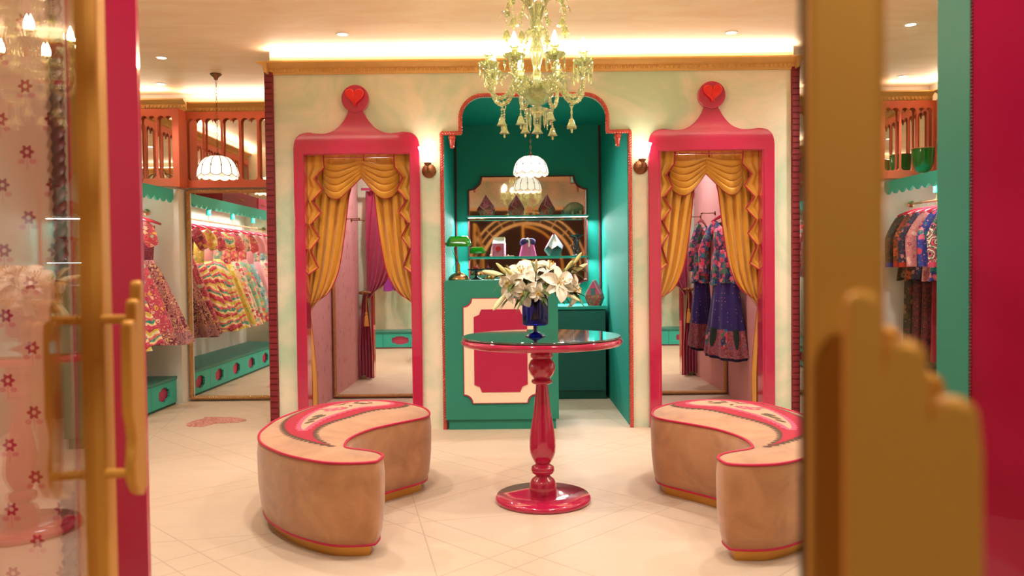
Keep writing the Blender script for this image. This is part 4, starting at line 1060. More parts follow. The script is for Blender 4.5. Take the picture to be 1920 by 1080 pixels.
# ------------------------------------------------------------------ ceiling lights
for i, p in enumerate(DOWN):
    where = ['above the left magenta doorway', 'above the right magenta doorway', 'nearer the door on the far left', 'beyond the other one on the far left', 'on the far right near the green goblets'][i] if i < 5 else \
        ['added for fill above the left ottoman', 'added for fill above the right ottoman', 'added for fill ahead of the right ottoman', 'added for fill ahead of the left ottoman', 'added for fill over the left side aisle', 'added for fill over the right side aisle', 'added for fill over the right clothes rail', 'added for fill inside the entrance on the left', 'added for fill inside the entrance on the right'][i - 5]
    t = thing('downlight', 'small round recessed ceiling downlight ' + where, 'ceiling light', (p.x, p.y, CEIL), group='recessed ceiling downlights')
    MB().lathe([(.034, 0), (.034, -.004), (.044, -.005), (.046, 0)], 32, cap=False).build('rim', 'white_plastic', t)
    MB().lathe([(0, -.001), (.034, -.001)], 32, cap=False).build('lens', 'lens_glow', t)
plain('shade_dim', H('e8cdb4'), 0.4, emit=(1.0, 0.82, 0.66), es=0.45, var=0)
# scalloped glass pendants
pent = None
def pendant(x, y, ztop, rad, label, zc=CEIL):
    t = thing('pendant_lamp', label, 'pendant lamp', (x, y, zc), group='scalloped glass pendant lamps')
    k = rad / .165; H0 = ztop - zc
    MB().lathe([(0, 0), (.045, 0), (.048, -.006), (.036, -.018), (.02, -.03), (.012, -.05), (0, -.05)], 28).build('ceiling_rose', 'bronze', t)
    ch = MB(); z = -.05; i = 0
    while z > H0 + .02:
        r = [(0, .007 * cos(a), z - .013 + .016 * sin(a)) if i % 2 else (.007 * cos(a), 0, z - .013 + .016 * sin(a)) for a in [2 * pi * q / 10 for q in range(10)]]
        ch.tube(r, .0018, 5, closed=True); z -= .027; i += 1
    ch.build('chain', 'bronze', t)
    MB().lathe([(0, .04 * k), (.010 * k, .035 * k), (.016 * k, .02 * k), (.012 * k, .014 * k), (.036 * k, .004 * k), (.04 * k, -.004 * k), (0, -.004 * k)], 28, (0, 0, H0)).build('shade_cap', 'bronze', t)
    NP = 12; h = .172 * k
    def rz(v): a = v * pi / 2; return (.035 * k + (rad - .035 * k) * sin(a) ** .9, -h * (1 - cos(a)) * .98)
    def sh(u, v):
        ph = u * NP; fr = abs((ph % 1) - .5) * 2; r, z = rz(v * .93)
        z -= v ** 3 * .020 * k * (1 - fr ** 2.2); r *= 1 + .020 * (1 - fr * fr) * v
        return (r * cos(2 * pi * u), r * sin(2 * pi * u), H0 + z)
    so = MB().grid(sh, NP * 8, 14, True).build('shade', 'shade_glow', t); so['label'] = 'lit white glass shade'
    for q in range(NP):
        b = MB(); a = 2 * pi * q / NP
        b.tube([((rz(v / 10 * .93)[0] + .001) * cos(a), (rz(v / 10 * .93)[0] + .001) * sin(a), H0 + rz(v / 10 * .93)[1]) for v in range(11)], .0028 * k, 5)
        r0, z0 = rz(.72 * .93); b.ball((r0 * cos(a) * 1.005, r0 * sin(a) * 1.005, H0 + z0), .0055 * k, 8, (1, 1, 2))
        b.tube([(sh((q + j / 8) / NP, 1)[0], sh((q + j / 8) / NP, 1)[1], sh((q + j / 8) / NP, 1)[2]) for j in range(9)], .0026 * k, 5)
        b.build('lead_strip', 'lead_came', so)
    def lo(u, v):
        ph = u * NP + .5; fr = abs((ph % 1) - .5) * 2; r = rad * (.93 + .015 * v); z = rz(.88)[1] - (.030 + .016 * (1 - fr ** 2.2)) * k * v
        return (r * cos(2 * pi * u), r * sin(2 * pi * u), H0 + z)
    MB().grid(lo, NP * 8, 3, True).build('lower_scallops', 'shade_dim', t)
    MB().ball((0, 0, H0 - .07 * k), .03 * k, 16, (1, 1, 1.3)).build('bulb', 'bulb_glow', t)
    return t
pl = W(408, 293, 6.55); pendant(pl.x, 6.55, pl.z, .165, 'lit white scalloped glass pendant hanging before the left wall mirror')
pn = W(995, 293, 6.89); pendant(pn.x, 6.89, pn.z, .152, 'lit white scalloped glass pendant hanging inside the teal niche', 2.56)
# wall sconces
for x, z, nm in ((-0.602, 1.912, 'left'), (0.955, 1.922, 'right')):
    t = thing('wall_sconce', 'bronze shell wall sconce with bright glass shade %s of the niche' % nm, 'wall lamp', (x, 5.885, z), group='bronze wall sconces')
    MB().lathe([(0, .02), (.02, .018), (.048, .006), (.052, 0), (0, 0)], 80, lob=20, la=.04).xf(Matrix.Rotation(R(90), 4, 'X')).build('back_plate', 'bronze', t)
    MB().tube(cr([(0, -.015, -.005), (0, -.06, -.012), (0, -.085, .005), (0, -.085, .03)], 5), .008, 10).build('arm', 'bronze', t)
    MB().lathe([(0, .028), (.012, .028), (.026, .04), (.028, .05), (0, .05)], 24, (0, -.085, 0)).build('holder', 'bronze', t)
    MB().lathe([(.024, .05), (.042, .07), (.054, .10), (.060, .135), (.070, .160), (.068, .161), (.057, .136), (.051, .10), (.039, .072), (.0, .055)], 32, (0, -.085, 0)).build('glass_shade', 'sconce_glow', t)['label'] = 'glowing white glass shade'
# ------------------------------------------------------------------ glass chandelier over the table
HX, HY = W(1007, 190, 4.10).x, 4.10
t = thing('chandelier', 'large olive tinted crystal chandelier with lit candle bulbs above the magenta table', 'chandelier', (HX, HY, CEIL))
zy = lambda y: W(1007, y, HY).z - CEIL
MB().lathe([(0, 0), (.07, 0), (.075, -.01), (.05, -.03), (.02, -.05), (0, -.05)], 32).build('ceiling_rose', 'crystal', t)
MB().tube([(0, 0, -.04), (0, 0, zy(0))], .006, 8).build('rod', 'brass', t)
pr = [(0, zy(-30)), (.02, zy(-28)), (.045, zy(-15)), (.052, zy(0)), (.045, zy(18)), (.028, zy(40)), (.02, zy(52)), (.045, zy(56)), (.06, zy(60)), (.03, zy(66)), (.018, zy(72)), (.028, zy(84)), (.036, zy(98)), (.026, zy(116)), (.016, zy(130)), (.024, zy(140)), (.016, zy(150)), (.03, zy(160)), (.05, zy(168)), (0, zy(170))][::-1]
MB().lathe(pr, 36, lob=12, la=.04).build('stem', 'crystal', t)
MB().lathe([(0, zy(198)), (.03, zy(197)), (.06, zy(190)), (.082, zy(180)), (.088, zy(172)), (.080, zy(173)), (.03, zy(185)), (0, zy(186))], 48, lob=24, la=.02).build('bowl', 'crystal', t)
MB().lathe([(0, zy(222)), (.016, zy(220)), (.03, zy(214)), (.055, zy(210)), (.060, zy(205)), (.03, zy(203)), (.02, zy(199)), (0, zy(198))], 36, lob=12, la=.05).build('lower_dish', 'crystal', t)
def bell(x, y, ztop, drop, parent, s=1.0):
    b = MB().lathe([(0, 0), (.006, -.001), (.012, -.008), (.015, -.022), (.020, -.036), (.027, -.044), (.0255, -.044), (.0185, -.035), (.013, -.02), (0, -.006)], 20, (0, 0, 0), lob=10, la=.03)
    b.tube([(0, 0, -.01), (0, 0, -.052)], .002, 5); b.ball((0, 0, -.058), .006, 8, (1, 1, 1.8)); b.v = [(x + a * s, y + q * s, ztop - drop + z * s) for a, q, z in b.v]
    o = b.build('glass_bell', 'crystal', parent)
    c = MB(); n = max(2, int(drop / .012))
    for i in range(n): c.ball((x, y, ztop - (i + .5) * drop / n), .0042 if i % 2 else .006, 6)
    c.build('bead_chain', 'crystal', o)
def prism(b, x, y, z, L, r=.0065):
    b.add([(x, y, z)] + [(x + r * cos(a), y + r * sin(a), z - L * .25) for a in [i * pi / 2 for i in range(4)]] + [(x + r * .8 * cos(a), y + r * .8 * sin(a), z - L * .75) for a in [i * pi / 2 for i in range(4)]] + [(x, y, z - L)],
          [(0, 1 + i, 1 + (i + 1) % 4) for i in range(4)] + [(1 + i, 5 + i, 5 + (i + 1) % 4, 1 + (i + 1) % 4) for i in range(4)] + [(5 + i, 9, 5 + (i + 1) % 4) for i in range(4)])
NA = 8
for i in range(NA):
    a = 2 * pi * (i + .40) / NA; ca, sa = cos(a), sin(a); rr = .255; zc = zy(128)
    P = lambda r, z: (r * ca, r * sa, z)
    path = cr([P(.035, zy(168)), P(.09, zy(158)), P(.13, zy(166)), P(.17, zy(184)), P(.215, zy(187)), P(.25, zy(172)), P(rr, zy(150)), P(rr, zc)], 9)
    arm = MB().tube(path, .0105, 10, shape=lambda q: 1 + .22 * cos(4 * q), twist=90).build('arm', 'crystal', t)
    MB().lathe([(.0, -.022), (.022, -.019), (.043, -.004), (.052, .010), (.048, .012), (.033, .000), (.012, -.006), (0, -.006)], 30, P(rr, zc), lob=10, la=.07).build('drip_pan', 'crystal', arm)
    MB().lathe([(.013, -.004), (.017, .006), (.016, .030), (.019, .044), (.024, .050), (.019, .050), (.012, .044), (0, .044)], 20, P(rr, zc), lob=10, la=.04).build('candle_cup', 'crystal', arm)
    MB().lathe([(.008, .046), (.013, .054), (.0165, .070), (.0135, .090), (.007, .108), (.0015, .122), (0, .123)], 16, P(rr, zc)).build('candle_bulb', 'bulb_glow', arm)['label'] = 'lit flame-shaped bulb'
    for q in range(5):
        b = 2 * pi * q / 5 + a; pm = MB(); prism(pm, rr * ca + .047 * cos(b), rr * sa + .047 * sin(b), zc - .001, .072); pm.build('drop_prism', 'crystal', arm)
    # ring and bell under each arm
    MB().tube([(.19 * ca + .010 * ca * cos(q), .19 * sa + .010 * sa * cos(q), zy(194) + .010 * sin(q)) for q in [2 * pi * j / 12 for j in range(12)]], .0025, 6, closed=True).build('ring', 'crystal', arm)
    bell(.19 * ca, .19 * sa, zy(196), zy(196) - zy(222 + 6 * (i % 2)), t)
for i in range(6):     # spikes and prisms of the centre, and the small bells under the dish
    a = 2 * pi * (i + .2) / 6
    pm = MB(); prism(pm, .052 * cos(a), .052 * sin(a), zy(207), .10, .007); pm.build('drop_prism', 'crystal', t)
bell(0, 0, zy(222), zy(222) - zy(232), t, 1.1)
for i in range(8):
    a = 2 * pi * (i + .5) / 8
    MB().tube(cr([(.07 * cos(a), .07 * sin(a), zy(174)), (.085 * cos(a), .085 * sin(a), zy(160)), (.075 * cos(a), .075 * sin(a), zy(146))], 5), [.005, .006, .006, .006, .006, .005, .005, .004, .003, .002, .001], 8).build('glass_spike', 'crystal', t)
for i in range(7):     # upper spray of drooping leaf arms with bells
    a = 2 * pi * (i + .3) / 7; ca, sa = cos(a), sin(a); P = lambda r, z: (r * ca, r * sa, z); e = .8 + .4 * (i % 2)
    path = cr([P(.02, zy(50)), P(.035, zy(20)), P(.065, zy(-2)), P(.11, zy(-6)), P(.145, zy(6)), P(.155, zy(22 * e))], 6)
    arm = MB().tube(path, .0085, 9, shape=lambda q: 1 + .2 * cos(4 * q), twist=90).build('upper_arm', 'crystal', t)
    b = MB(); c = Vector(P(.155, zy(22 * e)))
    for j in range(3): leaf(b, c + Vector((0, 0, .02)), Vector((cos(a + j * 2.1) * .7, sin(a + j * 2.1) * .7, .4)), .045, .028, 1.2)
    b.build('glass_leaf', 'crystal', arm)
    bell(.155 * ca, .155 * sa, zy(22 * e), .07, t, .95)
for i in range(8):
    a = 2 * pi * i / 8; c = MB()
    for j in range(13):
        v = j / 12; r = .055 + (.20 - .055) * v; c.ball((r * cos(a), r * sin(a), zy(58) + (zy(150) - zy(58)) * v - .07 * sin(pi * v)), .0062 if j % 2 else .0045, 6)
    c.tube([(r_[0], r_[1], r_[2]) for r_ in [((.055 + .145 * q / 12) * cos(a), (.055 + .145 * q / 12) * sin(a), zy(58) + (zy(150) - zy(58)) * q / 12 - .07 * sin(pi * q / 12)) for q in range(13)]], .0018, 5)
    c.build('bead_swag', 'crystal', t)
# ------------------------------------------------------------------ swagged curtains of the fitting rooms
def swag_curtain(cx, hw, Y, nm, dx=0.0):
    S = hw / .387
    t = thing('swag_curtain', 'mustard silk swagged curtain with magenta trim in the %s magenta doorway' % nm, 'curtain', (cx, Y, 0), group='mustard swagged curtains')
    MB().box(-hw - .09, hw + .09, .03, .055, 2.035, 2.06).build('pelmet_rail', 'silk_magenta', t, 0)
    for sd in (-1, 1):
        # swag
        def sw(u, v, off=0):
            NF = 5; q = max(0.0, (v - .16) / .84) * NF; f = q - int(q) if q < NF else 1.0
            x = -.285 + .285 * u
            zt = 2.036; span_o = .235; span_i = .145
            # each pleat rolls forward and drops back under the next one
            roll = sin(pi * f ** .65) ** .9 if v > .16 else 0
            vz = v - (.085 * sin(2 * pi * f) / 2 if v > .16 else 0)
            z = (zt - span_o * vz) * (1 - u) + (zt - .003 - span_i * vz) * u
            z -= .115 * v ** .9 * sin(pi * u ** .78) * (1 - .25 * abs(u - .42))
            e = .25 + .75 * sin(pi * min(.98, u * .82 + .10)) ** .8
            y = -.060 * sin(pi * min(1, u * 1.02)) * v ** .6 - .034 * roll * e
            return (sd * -x * S, y + off, z)
        MB().sheet(lambda u, v: sw(u, v), 44, 150, .002).build('swag', 'silk_gold', t, 70)
        MB().tube([sw(i / 30, 1, -.002) for i in range(31)], .0045, 6).build('swag_trim', 'trim_magenta', t)
        # jabot with stepped zigzag edge
        ed = [(-.262, 2.035), (-.262, 1.953), (-.328, 1.872), (-.279, 1.790), (-.350, 1.705), (-.290, 1.618), (-.362, 1.532), (-.305, 1.430), (-.368, 1.343), (-.318, 1.208), (-.384, 1.158)]
        j = MB()
        def jb(u, v):
            k = v * (len(ed) - 1); i = min(int(k), len(ed) - 2); f = k - i
            xe = ed[i][0] * (1 - f) + ed[i + 1][0] * f; ze = ed[i][1] * (1 - f) + ed[i + 1][1] * f
            x = -.415 * (1 - u) + xe * u; lean = .05 * (1 - u)
            zig = (f if i % 2 == 1 else 1 - f)
            y = -.062 - .026 * zig * u - .012 * abs(sin(pi * 2.6 * u))
            return (sd * -x * S, y, min(2.038, ze + lean * v))
        j.sheet(jb, 14, 60, .003); j.build('jabot', 'silk_gold', t, 50)
        MB().tube([(jb(1, i / 60)[0], jb(1, i / 60)[1] - .002, jb(1, i / 60)[2]) for i in range(61)], .005, 6).build('jabot_trim', 'trim_magenta', t)
        # pulled-back panel
        ie = cr([(-.02, 2.03), (-.055, 1.90), (-.095, 1.75), (-.108, 1.64), (-.138, 1.41), (-.183, 1.176), (-.262, 1.02), (-.375, .945)], 6)
        def dr(u, v, off=0, sd=sd):
            k = v * (len(ie) - 1); i = min(int(k), len(ie) - 2); f = k - i
            xi = ie[i][0] * (1 - f) + ie[i + 1][0] * f; zi = ie[i][1] * (1 - f) + ie[i + 1][1] * f
            zo = 2.03 - (2.03 - .90) * v; x = -.44 * (1 - u) + xi * u; z = zo * (1 - u) + zi * u
            sag = .05 * sin(pi * u) * v ** 3
            y = .030 - .048 * abs(sin(pi * (5.3 * u ** .9 + .45 * sin(2.4 * v + sd)))) ** .75 * (1 - .25 * v) + .004 * sin(2 * pi * 9 * u + 7 * v)
            return (sd * -x * S, y + off, z - sag)
        MB().sheet(lambda u, v: dr(u, v), 80, 40, .002).build('drape_panel', 'silk_gold', t, 70)
        MB().sheet(lambda u, v: dr(u, v, .010), 80, 40, .002).build('drape_lining', 'silk_magenta', t, 70)['label'] = 'magenta lining'
        MB().tube([dr(1, i / 60, -.001) for i in range(61)], .0042, 6).build('drape_trim', 'trim_magenta', t)
        # tail below the tie
        def tl(u, v, off=0):
            w0, w1 = .035, .135; xc = -.455 + .005 * v; w = w0 + (w1 - w0) * min(1, v * 1.6) ** .7
            lim = .155
            x = xc + (u - .5) * 2 * w * .55; z = .93 - .90 * v + .02 * sin(6 * u) * v
            y = .03 + (.010 + .018 * v) * sin(2 * pi * (4.3 * u + .1 * v)) + .05 * (u - .3) ** 2
            return (sd * -x * S, y + off, z)
        MB().sheet(lambda u, v: tl(u, v), 48, 26, .002).build('drape_tail', 'silk_gold', t, 70)
        MB().sheet(lambda u, v: tl(u, v, .014), 48, 26, .002).build('tail_lining', 'silk_magenta', t, 70)['label'] = 'magenta lining'
        xt = sd * .455 * S
        tb = MB().tube([(xt + .058 * cos(a), .03 + .045 * sin(a), .935 + .01 * sin(a)) for a in [2 * pi * i / 24 for i in range(24)]], .012, 8, closed=True, shape=lambda q: 1 + .2 * cos(3 * q), twist=60).build('tieback', 'gold_rope', t)
        MB().ball((xt - sd * .02, .085, .93), .026, 14, (1, .8, 1)).build('tieback_knob', 'bronze', tb)
        b = MB().tube([(xt - sd * .02, .085, .90), (xt - sd * .02, .085, .72)], .004, 6).lathe([(0, .0), (.012, 0), (.016, -.02), (.012, -.032), (.018, -.045), (.026, -.15), (.024, -.152), (0, -.152)], 24, (xt - sd * .02, .085, .73), lob=12, la=.06)
        b.build('tassel', 'silk_gold', tb)
swag_curtain(-1.1285, .387, 6.035, 'left')
swag_curtain(1.4725, .373, 6.035, 'right')
# hooks on the fitting-room walls
def hook(x, y, z, k, label):
    t = thing('wall_hook', label, 'hook', (x, y, z), group='brass wall hooks')
    MB().lathe([(0, 0), (.02, 0), (.021, .004), (.010, .010), (0, .010)], 20).xf(Matrix.Rotation(R(90 * k), 4, 'Y')).build('flange', 'bronze', t)
    MB().tube([(0, 0, 0), (k * .13, 0, 0)], .0045, 8).build('peg', 'bronze', t)
    MB().lathe([(0, 0), (.012, .001), (.015, .006), (.010, .014), (0, .015)], 16).xf(Matrix.Translation((k * .125, 0, 0)) @ Matrix.Rotation(R(90 * k), 4, 'Y')).build('peg_end', 'bronze', t)
hook(-1.664, 6.35, 1.70, 1, 'brass hook on the left fitting room wall, nearer the doorway')
hook(-1.664, 6.60, 1.70, 1, 'brass hook on the left fitting room wall, nearer the mirror')
hook(1.984, 6.30, 1.70, -1, 'empty brass hook on the right fitting room wall')
hook(1.984, 6.88, 1.70, -1, 'brass hook holding the embroidered navy outfit')
# ------------------------------------------------------------------ garments
K = {}
def pal(*h): return [H(x) for x in h]
pattern('g_maroon', 'paisley', H('6e1730'), pal('7b1a36', 'd98a94', '8a2038', 'd8b07a', '6e1730'), 15, 1.3)
pattern('g_maroon_border', 'paisley', H('6a3a50'), pal('8a2a4a', 'c9a0a8', '5d2f52', 'd98a60'), 34, 2.3)
pattern('g_bodice_bead', 'dots', H('7b1a36'), pal('efe0dc'), 70, 1.0)
pattern('g_pink_floral', 'floral', H('c23a5a'), pal('f0c4b0', 'd8476a', 'a8c4a0', 'e8b04a', '8e1f3e'), 20, 3.1)
pattern('g_cream_floral', 'floral', H('f0d9c0'), pal('e58a8e', 'c0446a', '8ab89a', 'f0b86a', 'd94a5a'), 18, 4.7)
pattern('g_zigzag', 'chevron', H('e8a050'), pal('d43a66', 'f2d9a0', '1f9a86', 'e0566e', 'f0e2b0', 'd8c04a', 'b3204a'), 14, 0.3)
pattern('g_zigzag_green', 'chevron', H('f0e4b8'), pal('d8c850', 'f0d8b8', '58a890', 'e87a86', 'c8d070', 'e0486a'), 13, 1.9)
pattern('g_yellow', 'floral', H('d9c050'), pal('efe2a8', 'd8864a', '9ab060', 'e8738a', 'c8a030'), 20, 5.2)
pattern('g_mint', 'floral', H('8ec8ac'), pal('f2d9b8', 'e86a7a', 'd8c84a', '5aa88a', 'f0a0a0'), 17, 6.6)
pattern('g_coral', 'floral', H('d9566a'), pal('f0a080', 'e8c070', '6aa890', 'b02a48', 'f2d0c0'), 18, 7.4)
pattern('g_blush', 'dots', H('e8a8b0'), pal('efd0cc'), 26, 2.2)
pattern('g_aqua', 'floral', H('7ab8c0'), pal('f0d8c8', 'c86a80', 'd8d08a', '4a8898', 'e8a0a0'), 18, 8.8)
pattern('g_olive', 'floral', H('3a3424'), pal('5a4a28', '7a2a2a', '2a3a2a', '8a6a3a', '1f2418'), 14, 9.1)
pattern('g_rust', 'stripe', H('8a2a1e'), pal('c8602a', '5a3a1e', 'a8381e', '3a4428', 'd08a3a'), 16, 9.9)
pattern('g_navy_sprig', 'floral', H('1d2a4a'), pal('2a3a5e', 'b04a5a', '27406a', 'c88a8a', '1a2444'), 24, 10.3)
pattern('g_pink_print', 'floral', H('d98a90'), pal('e8b0a8', 'c05a6a', 'f0cac0', 'b8485a', 'e09a90'), 22, 11.1)
pattern('g_blue_red', 'floral', H('2a3aa0'), pal('d83a5a', '1f8a8a', 'e86a8a', '3a4ac0', 'f0a0b0'), 15, 12.2)
pattern('g_black_pink', 'paisley', H('1c2420'), pal('efe0c8', '1c2a24', 'd8487a', '2a6a58', 'efe0c8'), 10, 13.0)
pattern('g_dark_red', 'stripe', H('2c1214'), pal('6a1a20', '3a1a18', '8a2426', '1e1414'), 20, 14.0)
pattern('g_embro', 'floral', H('1c2a5a'), pal('d83a60', '1f6a3a', '27709a', 'c8405a', '1c2a6a', '2f7a5a', 'e8788a'), 24, 15.5, 0.5, 0.62)
pattern('g_navy_dots', 'dots', H('231a6e'), pal('b8808e'), 17, 16.0)
pattern('g_embro_border', 'paisley', H('7a2a3a'), pal('8a2c40', 'b87a6a', '3a5a8a', 'a83c4a', '7a2a3a'), 20, 17.7)
plain('red_cuff', H('b83420'), .6); plain('blue_cuff', H('3a3f8a'), .6); plain('g_green_velvet', H('0e2e22'), .8, sheen=.2)
def hanger(loc, rz, label, group, w=.20, drop=.075):
    t = thing('clothes_hanger', label, 'hanger', loc, (0, 0, rz), group)
    b = MB()
    pts = [(x, 0, -drop + .012 - .055 * (abs(x) / w) ** 1.5) for x in [w * (i / 10 - 1) for i in range(21)]]
    b.tube(pts, [.009 + .010 * (1 - abs(i / 10 - 1)) for i in range(21)], 8, flat=.55, up=(0, 0, 1)); b.build('yoke', 'hanger_red', t)
    MB().tube(cr([(0, 0, -drop + .01), (0, 0, -.02), (.010, 0, -.008), (.014, 0, .004), (.008, 0, .014), (-.004, 0, .015), (-.013, 0, .008)], 5), .0018, 6).build('hook', 'steel_gold', t)
    return t
def dress(loc, rz, label, group, skirt='g_maroon', top='g_maroon', border=None, L=1.15, flare=.40, waist=.125, deep=.10, sleeve='g_maroon', sl=.20, seed=0, xlo=-9, xhi=9, wl=.42, pleats=11, cat='dress', name='dress', puffy=1.0, cuff=None, sh=.185):
    rnd = random.Random(seed)
    t = thing(name, label, cat, loc, (0, 0, rz), group); ph = rnd.random() * 6; p2 = rnd.random() * 6
    z0 = -.095
    def clampx(x): return max(xlo, min(xhi, x))
    def bod(u, v):
        a = 2 * pi * u; z = z0 - .01 - (wl - .105) * v
        w = (sh * .88) * (1 - v) ** .6 + waist * (1 - (1 - v) ** .6) if v < 1 else waist
        w = sh * .80 + (waist - sh * .80) * v ** .8; d = .045 + .02 * sin(pi * v)
        neck = max(0, 1 - v * 3.2); dip = neck * max(0, 1 - abs(cos(a)) * 1.9) * .07
        return (clampx(w * cos(a)), d * sin(a) * (1 - .35 * neck), z - dip - .02 * abs(cos(a)) * neck)
    MB().grid(bod, 40, 14, True).build('bodice', top, t, 60)
    vb = .86 if border else 1.0
    def sk(u, v):
        a = 2 * pi * u; z = -wl - (L - wl) * v + .012 * sin(3 * a + ph) * v
        w = waist + (flare - waist) * v ** .85; d = .06 + (deep - .06) * v ** .9
        f = 1 + (.05 + .13 * v) * sin(pleats * a + ph + 1.2 * sin(2 * a + p2)) * min(1, v * 5) + .03 * sin(pleats * 2 * a + p2) * v
        return (clampx(w * cos(a) * (1 + .25 * (f - 1))), d * sin(a) * f + .012 * sin(5 * cos(a) * 3 + ph) * v, z)
    s = MB().grid(lambda u, v: sk(u, v * vb), 96, 22, True).build('skirt', skirt, t, 70)
    if border: MB().grid(lambda u, v: sk(u, vb + (1 - vb) * v), 96, 5, True).build('hem_border', border, t, 70)['label'] = 'patterned hem border'
    if sleeve:
        for sd in (-1, 1):
            n = 9; pts = []; rr = []
            for i in range(n):
                f = i / (n - 1); pts.append((clampx(sd * (sh * .72 + sl * .50 * f ** .8)), .01 * sin(f * 4 + seed) - .012 * f, z0 - .028 - sl * .92 * f ** 1.15)); rr.append((.046 + .020 * puffy * sin(pi * f) * (1 if sl < .3 else .2)) * (1 - .12 * f))
            MB().tube(pts, rr, 18, shape=lambda a: 1 + .07 * cos(5 * a), flat=.62, up=(sd, 0, 0)).build('sleeve', sleeve, t, 70)
            if cuff:
                e = Vector(pts[-1]); dd = (e - Vector(pts[-2])).normalized()
                MB().tube([e - dd * .035, e + dd * .004], [rr[-1] * 1.08] * 2, 18, flat=.66, up=(sd, 0, 0)).build('cuff', cuff, t, 60)
    return t
GL = 'summer dresses on the left rail'
left = [
 (6.95, 'maroon paisley lehenga dress with beaded bodice hanging nearest the left wall mirror', dict(skirt='g_maroon', top='g_bodice_bead', border='g_maroon_border', sleeve=None, flare=.45, deep=.12)),
 (6.72, 'pink and cream floral dress second from the left wall mirror', dict(skirt='g_pink_floral', top='g_maroon', sleeve='g_pink_floral', flare=.40, border='g_maroon')),
 (6.46, 'zigzag striped dress in pink, cream and teal with mustard blouse on the left rail', dict(skirt='g_zigzag', top='g_yellow', sleeve='g_yellow', flare=.42)),
 (6.20, 'pink sleeved dress with wide zigzag skirt on the left rail', dict(skirt='g_zigzag', top='g_blush', sleeve='g_pink_floral', flare=.42)),
 (5.94, 'pale green sleeved dress with yellow green zigzag skirt on the left rail', dict(skirt='g_zigzag_green', top='g_mint', sleeve='g_zigzag_green', flare=.40)),
 (5.68, 'yellow floral dress with coral bodice on the left rail', dict(skirt='g_yellow', top='g_coral', sleeve='g_coral', flare=.38)),
 (5.42, 'cream floral dress with red bodice on the left rail', dict(skirt='g_cream_floral', top='g_coral', sleeve='g_cream_floral', flare=.38)),
 (5.16, 'mint green floral dress with coral sleeves on the left rail', dict(skirt='g_mint', top='g_coral', sleeve='g_coral', flare=.38, border='g_coral')),
 (4.90, 'aqua floral dress with blush sleeves on the left rail', dict(skirt='g_aqua', top='g_blush', sleeve='g_blush', flare=.36)),
 (4.64, 'blush dotted dress next to last on the left rail', dict(skirt='g_blush', top='g_cream_floral', sleeve='g_blush', flare=.36)),
 (4.38, 'cream and aqua floral dress hanging last on the left rail, nearest the door', dict(skirt='g_cream_floral', top='g_aqua', sleeve='g_aqua', flare=.36)),
]
for i, (y, lab, kw) in enumerate(left):
    kw.setdefault('border', None)
    dress((-3.25, y, 1.712), R(4 * sin(i * 2.3)), lab, GL, seed=i + 1, xlo=-.205, wl=.42 - .03 * sin(i * 2.1), L=1.15 - .02 * (i % 3), **kw)
    hanger((-3.25, y, 1.720), R(4 * sin(i * 2.3)), 'red hanger of the ' + lab.split(' with ')[0].split(' on the')[0].split(' in pink')[0].split(' hanging')[0].split(' second')[0] + ', left rail', 'red hangers on the left rail')
GR = 'tunics on the right rail'
right = [
 (6.96, 'dark olive tunic with blue cuffs hanging at the far end of the right rail', dict(skirt='g_olive', top='g_olive', sleeve='g_olive', cuff='blue_cuff')),
 (6.83, 'rust and brown striped tunic second from the far end of the right rail', dict(skirt='g_rust', top='g_rust', sleeve='g_rust', cuff='red_cuff')),
 (6.70, 'navy sprigged tunic with red cuffs on the right rail', dict(skirt='g_navy_sprig', top='g_dark_red', sleeve='g_navy_sprig', cuff='red_cuff')),
 (6.56, 'salmon pink printed tunic on the right rail', dict(skirt='g_pink_print', top='g_pink_print', sleeve='g_pink_print')),
 (6.42, 'bright blue tunic with red flowers on the right rail', dict(skirt='g_blue_red', top='g_blue_red', sleeve='g_blue_red')),
 (6.28, 'black and cream swirled tunic with pink hem on the right rail', dict(skirt='g_black_pink', top='g_black_pink', sleeve='g_black_pink', cuff='pink_paint')),
 (6.08, 'coral floral tunic on the right rail', dict(skirt='g_coral', top='g_coral', sleeve='g_coral')),
 (5.88, 'pale cream floral tunic on the right rail', dict(skirt='g_cream_floral', top='g_cream_floral', sleeve='g_cream_floral')),
 (5.62, 'blush dotted tunic on the right rail', dict(skirt='g_blush', top='g_blush', sleeve='g_blush')),
 (5.36, 'pink floral tunic on the right rail', dict(skirt='g_pink_floral', top='g_pink_floral', sleeve='g_pink_floral')),
 (5.10, 'aqua floral tunic on the right rail', dict(skirt='g_aqua', top='g_aqua', sleeve='g_aqua')),
 (4.84, 'mint floral tunic on the right rail', dict(skirt='g_mint', top='g_mint', sleeve='g_mint')),
 (4.58, 'yellow floral tunic on the right rail, nearest the door', dict(skirt='g_yellow', top='g_yellow', sleeve='g_yellow')),
]
for i, (y, lab, kw) in enumerate(right):
    dress((3.57, y, 1.712), R(5 * sin(i * 1.7)), lab, GR, seed=40 + i, L=.66, flare=.20, waist=.155, deep=.055, sl=.46, wl=.30, pleats=6, name='tunic', cat='tunic', xhi=.22, xlo=-.27, sh=.19, **kw)
    hanger((3.57, y, 1.720), R(5 * sin(i * 1.7)), 'red hanger of the ' + lab.split(' on the')[0].split(' hanging')[0].split(' second')[0] + ', right rail', 'red hangers on the right rail')
